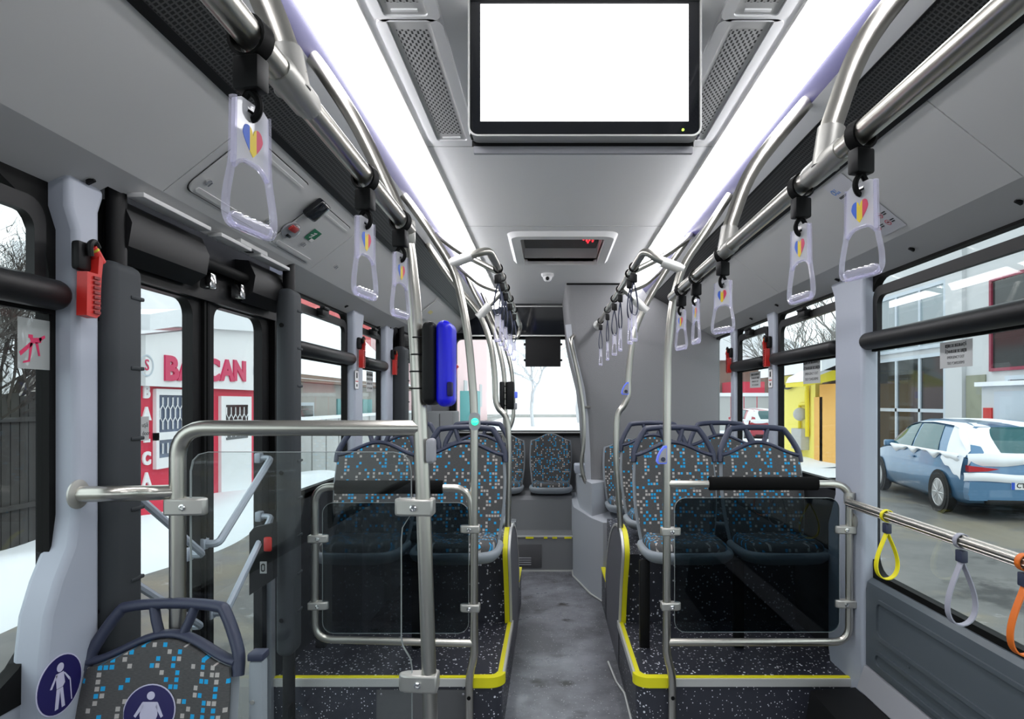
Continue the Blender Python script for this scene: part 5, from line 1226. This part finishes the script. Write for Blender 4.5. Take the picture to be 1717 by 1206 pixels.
# buildings seen through the small windows on the door side
t = thing('low_building', 'low beige building with snowy roof and teal doors through the door side windows', 'building', (-8, 18, GZ))
bx = -6.0
mk('wall', MB().box(bx-5, bx, 13.0, 26, GZ, 1.95), 'beige', t)
mk('snow_roof', MB().prism([(bx+.35, 1.95), (bx-2.5, 4.7), (bx-5, 4.7), (bx-5, 1.9)], 'y', 12.8, 26.2), 'snow', t)
mk('eave', MB().box(bx, bx+.34, 12.8, 26.2, 1.88, 2.05), 'brick', t)
for y, w in ((17.6, .9), (20.0, 1.0), (22.5, 1.2)): mk('teal_door', MB().box(bx, bx+.04, y, y+w, GZ, 1.5), 'teal', t)
for y, w in ((14.6, 1.2), (18.8, .8)):
    fr = mk('window', MB().box(bx, bx+.05, y, y+w, .5, 1.4), 'frame_grey', t); mk('window_pane', MB().box(bx+.05, bx+.06, y+.08, y+w-.08, .58, 1.32), 'darkglass', t)
t = thing('red_building', 'tall building with a red fascia above the low snowy roof', 'building', (-14, 22, GZ))
mk('wall', MB().box(-22, -12.1, 20, 42, GZ, 5.6), 'facade', t); mk('fascia', MB().box(-12.1, -12, 20, 42, 5.0, 7.4), 'roofred', t)
t = thing('steel_fence', 'snow topped grey panel fence before the low building', 'fence', (-5.4, 16, GZ))
mb = MB()
for i in range(16): mk_ = mb.box(-5.42, -5.38, 12.4+i*.9, 13.22+i*.9, GZ, 1.0)
mk('panel', mb, 'meter', t); mk('snow_cap', MB().box(-5.46, -5.34, 12.4, 26.6, 1.0, 1.08), 'snow', t)

# pale building opposite the door
t = thing('pale_building', 'large pale grey building with tall windows behind the blue car', 'building', (10, 14, GZ))
fx = 8.6
mk('wall', MB().box(fx, fx+6, 9.0, 17.3, GZ, 6.5), 'facade', t)
def fwin(pxs, zs, name='window', m_='frame_grey', nv=2, nh=1, fw=.08, dep=.06, gm='darkglass'):
    ya, yb_ = Ywall(pxs[1], fx), Ywall(pxs[0], fx); za, zb = zs
    mb = MB(); mb.ring(rrect(ya, yb_, za, zb, .01), rrect(ya+fw, yb_-fw, za+fw, zb-fw, .01), 'x', fx-dep, fx)
    for i in range(1, nv): y = ya+(yb_-ya)*i/nv; mb.box(fx-dep*.9, fx, y-.04, y+.04, za, zb)
    for i in range(1, nh): z = za+(zb-za)*i/nh; mb.box(fx-dep*.9, fx, ya, yb_, z-.04, z+.04)
    w = mk(name, mb, m_, t); p = mk('pane', MB().box(fx-.02, fx-.005, ya+.02, yb_-.02, za+.02, zb-.02), gm, t); p.parent = w
fwin((1440, 1590), (2.62, 4.07), nv=4, gm=mat('sky_reflection_pane', (.30, .36, .38), .15)); fwin((1440, 1590), (GZ+.25, 2.50), nv=4, nh=2)  # upper panes paler: sky reflection put into the glass colour
fwin((1663, 1800), (2.0, 3.80), 'picture_window', 'maroon', 1, 1, .06)
fwin((1690, 1800), (GZ+.9, 1.9), 'shop_window', 'frame_grey', 2, 1)
mk('green_panel', MB().box(fx-.03, fx, Ywall(1654, fx), Ywall(1622, fx), GZ, 1.95), 'moss', t)
mk('white_pilaster', MB().box(fx-.09, fx, Ywall(1620, fx), Ywall(1592, fx), GZ, 6.4), 'facade', t)
mk('roof_snow', MB().box(fx-.3, fx+6, 8.8, 17.4, 6.5, 6.75), 'snow', t)
KX = 8.15
t = thing('white_kiosk', 'white glazed kiosk beside the pale building behind the blue car', 'kiosk', (9.0, 11.5, GZ))
ka, kb = Ywall(1760, KX), Ywall(1646, KX)
mk('frame', MB().box(KX, KX+.4, ka, kb, GZ, 1.70), 'facade', t); mk('roof', MB().box(KX-.1, KX+.42, ka, kb+.06, 1.70, 1.78), 'snow', t)
mk('glazing', MB().box(KX-.015, KX, ka, kb-.35, .2, 1.6), 'frame_grey', t)
mk('warning_sign', MB().box(KX-.03, KX, kb-.30, kb-.08, 1.0, 1.3), 'red', t)
# yellow house
t = thing('yellow_house', 'bright yellow house with a snowy awning through the window opposite the door', 'building', (8.5, 18, GZ))
hx = 7.6
mk('yellow_wall', MB().box(hx, hx+1.0, Ywall(1367, hx), Ywall(1305, hx), GZ, 2.25), 'ywall', t)
mk('orange_wall', MB().box(hx-.02, hx+1.0, Ywall(1366, hx)-.55, Ywall(1366, hx), GZ, 1.55), 'orange', t)
yo = Ywall(1374, hx); mk('orange_wall', MB().box(hx-.02, hx+1.0, Ywall(1402, hx), yo-.05, GZ, 1.9), 'orange', t)
mk('dark_gap', MB().box(hx+.2, hx+1, yo-.3, yo+.6, GZ, 2.2), 'brick', t)
mk('roof', MB().prism([(hx-.4, 2.25), (hx+1.0, 2.8), (hx+1.0, 2.25)], 'y', Ywall(1404, hx), Ywall(1300, hx)), 'brick', t)
mk('roof_snow', MB().prism([(hx-.5, 2.22), (hx+1.0, 2.82), (hx+1.0, 3.25), (hx-.5, 2.55)], 'y', Ywall(1404, hx)-.2, Ywall(1300, hx)+.2), 'snow', t)
mk('awning', MB().prism([(hx, 2.0), (hx-.9, 1.82), (hx-.9, 1.95), (hx, 2.3)], 'y', Ywall(1404, hx), Ywall(1370, hx)), 'ypipe', t)
mk('awning_snow', MB().prism([(hx, 2.30), (hx-.92, 1.95), (hx-.85, 2.10), (hx, 2.55)], 'y', Ywall(1404, hx), Ywall(1372, hx)), 'snow', t)
yp = Ywall(1344, hx)
mk('gas_pipe', MB().tube(fillet([(hx-.06, yp, GZ+.2), (hx-.06, yp, 1.35), (hx-.06, yp-.5, 1.35), (hx-.06, yp-.5, 1.75)], .08, 4), .05, 8).tube([(hx-.08, Ywall(1358, hx), .4), (hx-.08, Ywall(1358, hx), 1.9)], .06, 8), 'ypipe', t)
mk('meter_box', MB().box(hx-.25, hx, Ywall(1357, hx), Ywall(1340, hx), .0, .62, .02), 'meter', t)
mk('meter', MB().ball((hx-.15, Ywall(1350, hx), 1.05), .2), 'meter', t)
mk('cable', MB().tube(smooth_path([(hx-.05, Ywall(1312, hx), 2.0), (hx-.08, Ywall(1325, hx), 1.85), (hx-.08, Ywall(1345, hx), 2.05)], 5), .05, 6), 'black', t)
# farther things through the small window
t = thing('panel_fence', 'pale snow topped panel fence beyond the red car', 'fence', (13, 36, GZ))
mb = MB()
for i in range(14): mb.box(8.2+i*.75, 8.88+i*.75, 36, 36.08, GZ, 1.75)
mk('panel', mb, 'meter', t); mk('snow_cap', MB().box(8.1, 18.8, 35.9, 36.2, 1.75, 1.95), 'snow', t)
t = thing('brown_house', 'brown house beyond the pale panel fence', 'building', (14, 48, GZ))
mk('wall', MB().box(9, 21, 48, 54, GZ, 4.6), 'brick', t); mk('snow_roof', MB().prism([(8.4, 4.6), (15, 7.6), (21.6, 4.6)], 'y', 47.5, 54.5), 'snow', t)
mk('red_annex', MB().box(13.2, 15.6, 45.5, 48, GZ, 2.9), 'shop_red', t); mk('white_window', MB().box(12.2, 13.0, 47.9, 48, 1.9, 3.0), 'shop_white', t)
tree('bare_tree', (9.8, 24.5, GZ), 7.5, 41, 'frosty', 'bare tree above the yellow house roof', 6, .14, .5, 'bare trees')
tree('bare_tree', (12.5, 27, GZ), 8.5, 44, 'frosty', 'taller bare tree behind the yellow house', 6, .15, .5, 'bare trees')
# street behind the bus
t = thing('pink_building', 'pale pink building beyond the rear window', 'building', (-9, 50, GZ))
mk('wall', MB().box(-13, -6.2, 43, 62, GZ, 8.5), 'pinkwall', t); mk('snow_roof', MB().box(-13.2, -6.0, 42.8, 62.2, 8.5, 8.9), 'snow', t)
for y in (45, 50, 55): fr = mk('window', MB().box(-6.2, -6.12, y, y+1.6, 1, 3), 'facade', t)
mk('teal_kiosk', MB().box(-6.2, -5.0, 43.2, 45, GZ, 2.2), 'teal', t)
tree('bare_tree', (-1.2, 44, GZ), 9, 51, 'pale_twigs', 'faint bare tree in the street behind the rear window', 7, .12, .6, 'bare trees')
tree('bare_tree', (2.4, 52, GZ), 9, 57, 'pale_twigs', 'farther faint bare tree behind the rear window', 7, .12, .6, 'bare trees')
bank('street_snow', -6, 9.0, 14, 70, .04, 'snow covered street behind the bus', 9, .1)

# ------------------------------------------------------------------ cars
def car(label, paint, snowy=True, plate=None):
    t = thing('car', label, 'car', (0, 0, 0))
    # body stations: (y, half width, z bottom, z belt)
    st = [(-2.02, .66, .34, .72), (-1.98, .78, .27, .86), (-1.80, .84, .22, .92), (-1.30, .88, .20, .93), (-.5, .885, .18, .92), (.5, .885, .18, .90), (1.0, .88, .18, .88), (1.5, .86, .20, .80), (1.85, .80, .24, .72), (2.05, .68, .30, .62), (2.12, .5, .36, .54)]
    vs, fs = [], []; k = 11
    for y, w, zb, zt in st:
        half = [(w*.86, zb), (w*.97, zb+.08), (w, zb+(zt-zb)*.40), (w*.995, zb+(zt-zb)*.72), (w*.955, zt)]
        sec = [(-p[0], p[1]) for p in half]+[(0, zt+.015)]+[(p[0], p[1]) for p in half[::-1]]
        vs += [(p[0], y, p[1]) for p in sec]
    for i in range(len(st)-1):
        for j in range(k): fs.append((i*k+j, i*k+(j+1) % k, (i+1)*k+(j+1) % k, (i+1)*k+j))
    fs.append(tuple(range(k))); fs.append(tuple((len(st)-1)*k+j for j in range(k))[::-1])
    mk('body', MB().add(vs, fs), paint, t, sharp=50)
    # greenhouse stations: y, belt z, roof z, half width at belt, half width at roof
    gh = [(-1.95, .90, .905, .74, .72), (-1.80, .915, 1.12, .80, .66), (-1.55, .92, 1.33, .825, .60), (-1.25, .92, 1.385, .835, .59), (-.6, .915, 1.425, .845, .60), (0, .905, 1.42, .845, .60), (.35, .90, 1.36, .84, .61), (.75, .89, 1.15, .83, .68), (1.15, .875, .90, .80, .76)]
    def gi(y, c):
        for a, b in zip(gh, gh[1:]):
            if y <= b[0]: f = (y-a[0])/(b[0]-a[0]); return a[c]+(b[c]-a[c])*f
        return gh[-1][c]
    def side(y, tt, s, o=0):
        zb, zr, wb, wr = gi(y, 1), gi(y, 2), gi(y, 3), gi(y, 4); return (s*(wb+(wr-wb)*tt**1.25+o), y, zb+(zr-zb)*tt)
    vs, fs = [], []; n = 30; prof = [(-1, 0), (-1, .35), (-1, .7), (-1, .95)]
    ys_ = [gh[0][0]+(gh[-1][0]-gh[0][0])*i/n for i in range(n+1)]
    for y in ys_:
        vs += [side(y, p[1], -1) for p in prof]+[(x*gi(y, 4)*.8, y, gi(y, 2)+.018) for x in (-1, 0, 1)]+[side(y, p[1], 1) for p in prof[::-1]]
    k = 11
    for i in range(n):
        for j in range(k-1): fs.append((i*k+j, i*k+j+1, (i+1)*k+j+1, (i+1)*k+j))
    mk('cabin', MB().add(vs, fs), paint, t, sharp=60)
    for s in (-1, 1):
        for nm, (a0, a1), (b0, b1) in (('front_side_window', (-.12, .95), (-.08, .42)), ('rear_side_window', (-1.12, -.20), (-.92, -.16))):
            mb = MB(); mb.grid(lambda u, v: side(a0+(a1-a0)*u+((b0+(b1-b0)*u)-(a0+(a1-a0)*u))*v, .10+.78*v, s, .008), 10, 6); mk(nm, mb, 'carglass', t)
        mb = MB(); mb.box(s*.88-.09, s*.88+.09, .72, .82, .90, 1.02, .03, 3); mk('mirror', mb, paint, t)
        mb = MB(); mb.box(s*.885-.012, s*.885+.012, -.35, -.15, .78, .81, .005); mk('door_handle', mb, paint, t)
    def tail(u, v, o):
        y = -1.90+.42*v; x = (u*2-1)*(.62-.10*v-.08*(2*v-1)**2); e = abs(u*2-1)
        return (x, y-.035+.07*e**3-o, gi(y, 2)-.005+.012)
    mb = MB(); mb.grid(lambda u, v: tail(u, v, .016), 14, 8); mk('rear_window', mb, 'carglass', t)
    if snowy:
        mb = MB(); mb.grid(lambda u, v: (tail(u, v, .008)[0]*1.32, tail(u, -.12+1.24*v, .008)[1]+.02*abs(u*2-1)**3, tail(u, max(0, min(1, -.12+1.24*v)), .008)[2]-(.05 if v < .05 else 0)), 14, 10); mk('tailgate_frame_snow', mb, 'snow', t, sharp=80)
    mk('wiper', MB().tube([(0, -1.955, .965), (.25, -1.935, 1.0), (.48, -1.90, 1.03)], .008, 6), 'black', t)
    for s in (-1, 1):
        mb = MB(); mb.prism([(s*.80, .80), (s*.40, .755), (s*.55, .72), (s*.80, .71)], 'y', -2.03, -1.93); mk('tail_lamp', mb, 'taillamp', t)
        mk('reflector', MB().box(min(s*.45, s*.68), max(s*.45, s*.68), -2.025, -2.0, .42, .445), 'taillamp', t)
    mk('bumper', MB().prism([(-.80, .30), (.80, .30), (.82, .40), (.80, .56), (-.80, .56), (-.82, .40)], 'y', -2.06, -1.9), paint, t)
    mk('lower_valance', MB().box(-.58, .58, -2.065, -1.98, .24, .32, .02), 'black', t)
    mk('number_plate', MB().box(-.26, .26, -2.072, -2.06, .47, .58), 'plate', t)
    mk('plate_band', MB().box(-.26, -.215, -2.0745, -2.07, .47, .58), 'plate_blue', t)
    if plate: mk('plate_lettering', text_mb(plate, .095, basis((.025, -2.0735, .525), (1, 0, 0), (0, 0, 1)) @ Matrix.Diagonal((.92, 1, 1, 1)), .001, False, .002), 'ink', t)
    mk('badge', MB().lathe([(.04, 0), (.04, -.01), (0, -.012)], (0, -2.005, .83), 'y', 18), 'chrome', t)
    for s in (-1, 1):
        for y in (-1.28, 1.28):
            x0 = s*.905
            mk('wheel_arch', MB().lathe([(.0, s*.885), (.355, s*.885), (.355, s*.893), (0, s*.893)][1:3]+[(0, s*.893)], (0, y, .315), 'x', 26), 'tyre', t)
            w = mk('wheel', MB().lathe([(.20, s*.74), (.29, s*.74), (.31, s*.76), (.312, s*.88), (.295, s*.905), (.225, s*.908), (.218, s*.89)], (0, y, .312), 'x', 28), 'tyre', t)
            mb = MB().lathe([(.222, s*.900), (.205, s*.906), (.195, s*.890)], (0, y, .312), 'x', 26)
            for q in range(10):
                a = 2*PI*q/10; c_, s_ = math.cos(a), math.sin(a); mb.tube([(s*.896, y+.03*c_, .312+.03*s_), (s*.890, y+.20*c_, .312+.20*s_)], .013, 6)
            mb.lathe([(.05, s*.905), (0, s*.908)], (0, y, .312), 'x', 14)
            r_ = mk('rim', mb, 'rim', t); r_.parent = w
    if snowy:
        rr = random.Random(4)
        mb = MB(); n = 26
        mb.grid(lambda u, v: ((u*2-1)*(gi(-1.78+2.28*v, 4)+.055), -1.78+2.28*v, gi(-1.78+2.28*v, 2)+.055*(1-abs(u*2-1)**5)-.035+.01*math.sin(9*u+5*v)), 16, n); mk('roof_snow', mb, 'snow', t, sharp=80)
        mb = MB(); mb.grid(lambda u, v: ((u*2-1)*.74, 1.02+.95*v, .955-.26*v**1.6-.03*abs(u*2-1)**4), 10, 10); mk('bonnet_snow', mb, 'snow', t, sharp=80)
        for s in (-1, 1):
            mb = MB(); mb.grid(lambda u, v: (s*(.862+.035*math.sin(PI*v)), -1.9+2.6*u, .965-.10*v*(.8+.35*math.sin(u*23)+.25*math.sin(u*41+1)+.2*math.sin(u*9))), 36, 4); mk('belt_snow', mb, 'snow', t, sharp=80)
            mb = MB(); mb.grid(lambda u, v: side(-1.88+.68*u*(1-.35*(1-v)), .0+1.0*v, s, .014), 10, 8); mk('rear_pillar_snow', mb, 'snow', t, sharp=80)
            mb = MB(); mb.grid(lambda u, v: (s*(.845+.05*math.sin(PI*v*.5)), -1.98+.62*u, .92-.33*v*(1-u*.75)+.02*math.sin(u*14)), 14, 8); mk('rear_wing_snow', mb, 'snow', t, sharp=80)
        mb = MB(); mb.grid(lambda u, v: ((u*2-1)*.78, -2.035-.03*math.sin(PI*v)+.10*abs(u*2-1)**4, .965-.185*v*(1-.30*math.sin(PI*u)**4)+.012*math.sin(u*13)), 22, 6); mk('tailgate_snow', mb, 'snow', t, sharp=80)
        mb = MB(); mb.grid(lambda u, v: ((u*2-1)*.84, -2.07-.02*math.sin(PI*v)+.11*abs(u*2-1)**5, .69-.12*v+.012*math.sin(u*11)), 22, 6); mk('bumper_snow', mb, 'snow', t, sharp=80)
    return t
c1 = car('blue hatchback covered in snow, parked behind the large window opposite the door', 'carblue', True, 'CT 86 GMR')
ca = math.radians(-8.8); c1.rotation_euler = (0, 0, ca)
fwd = Vector((-math.sin(ca), math.cos(ca), 0)); rgt = Vector((math.cos(ca), math.sin(ca), 0))
c1.location = Vector((6.1, 9.85, GZ))+rgt*.9+fwd*1.28
c2 = car('red car with a snowy roof parked before the pale panel fence', 'carred', True); c2.location = (9.6, 29.5, GZ)
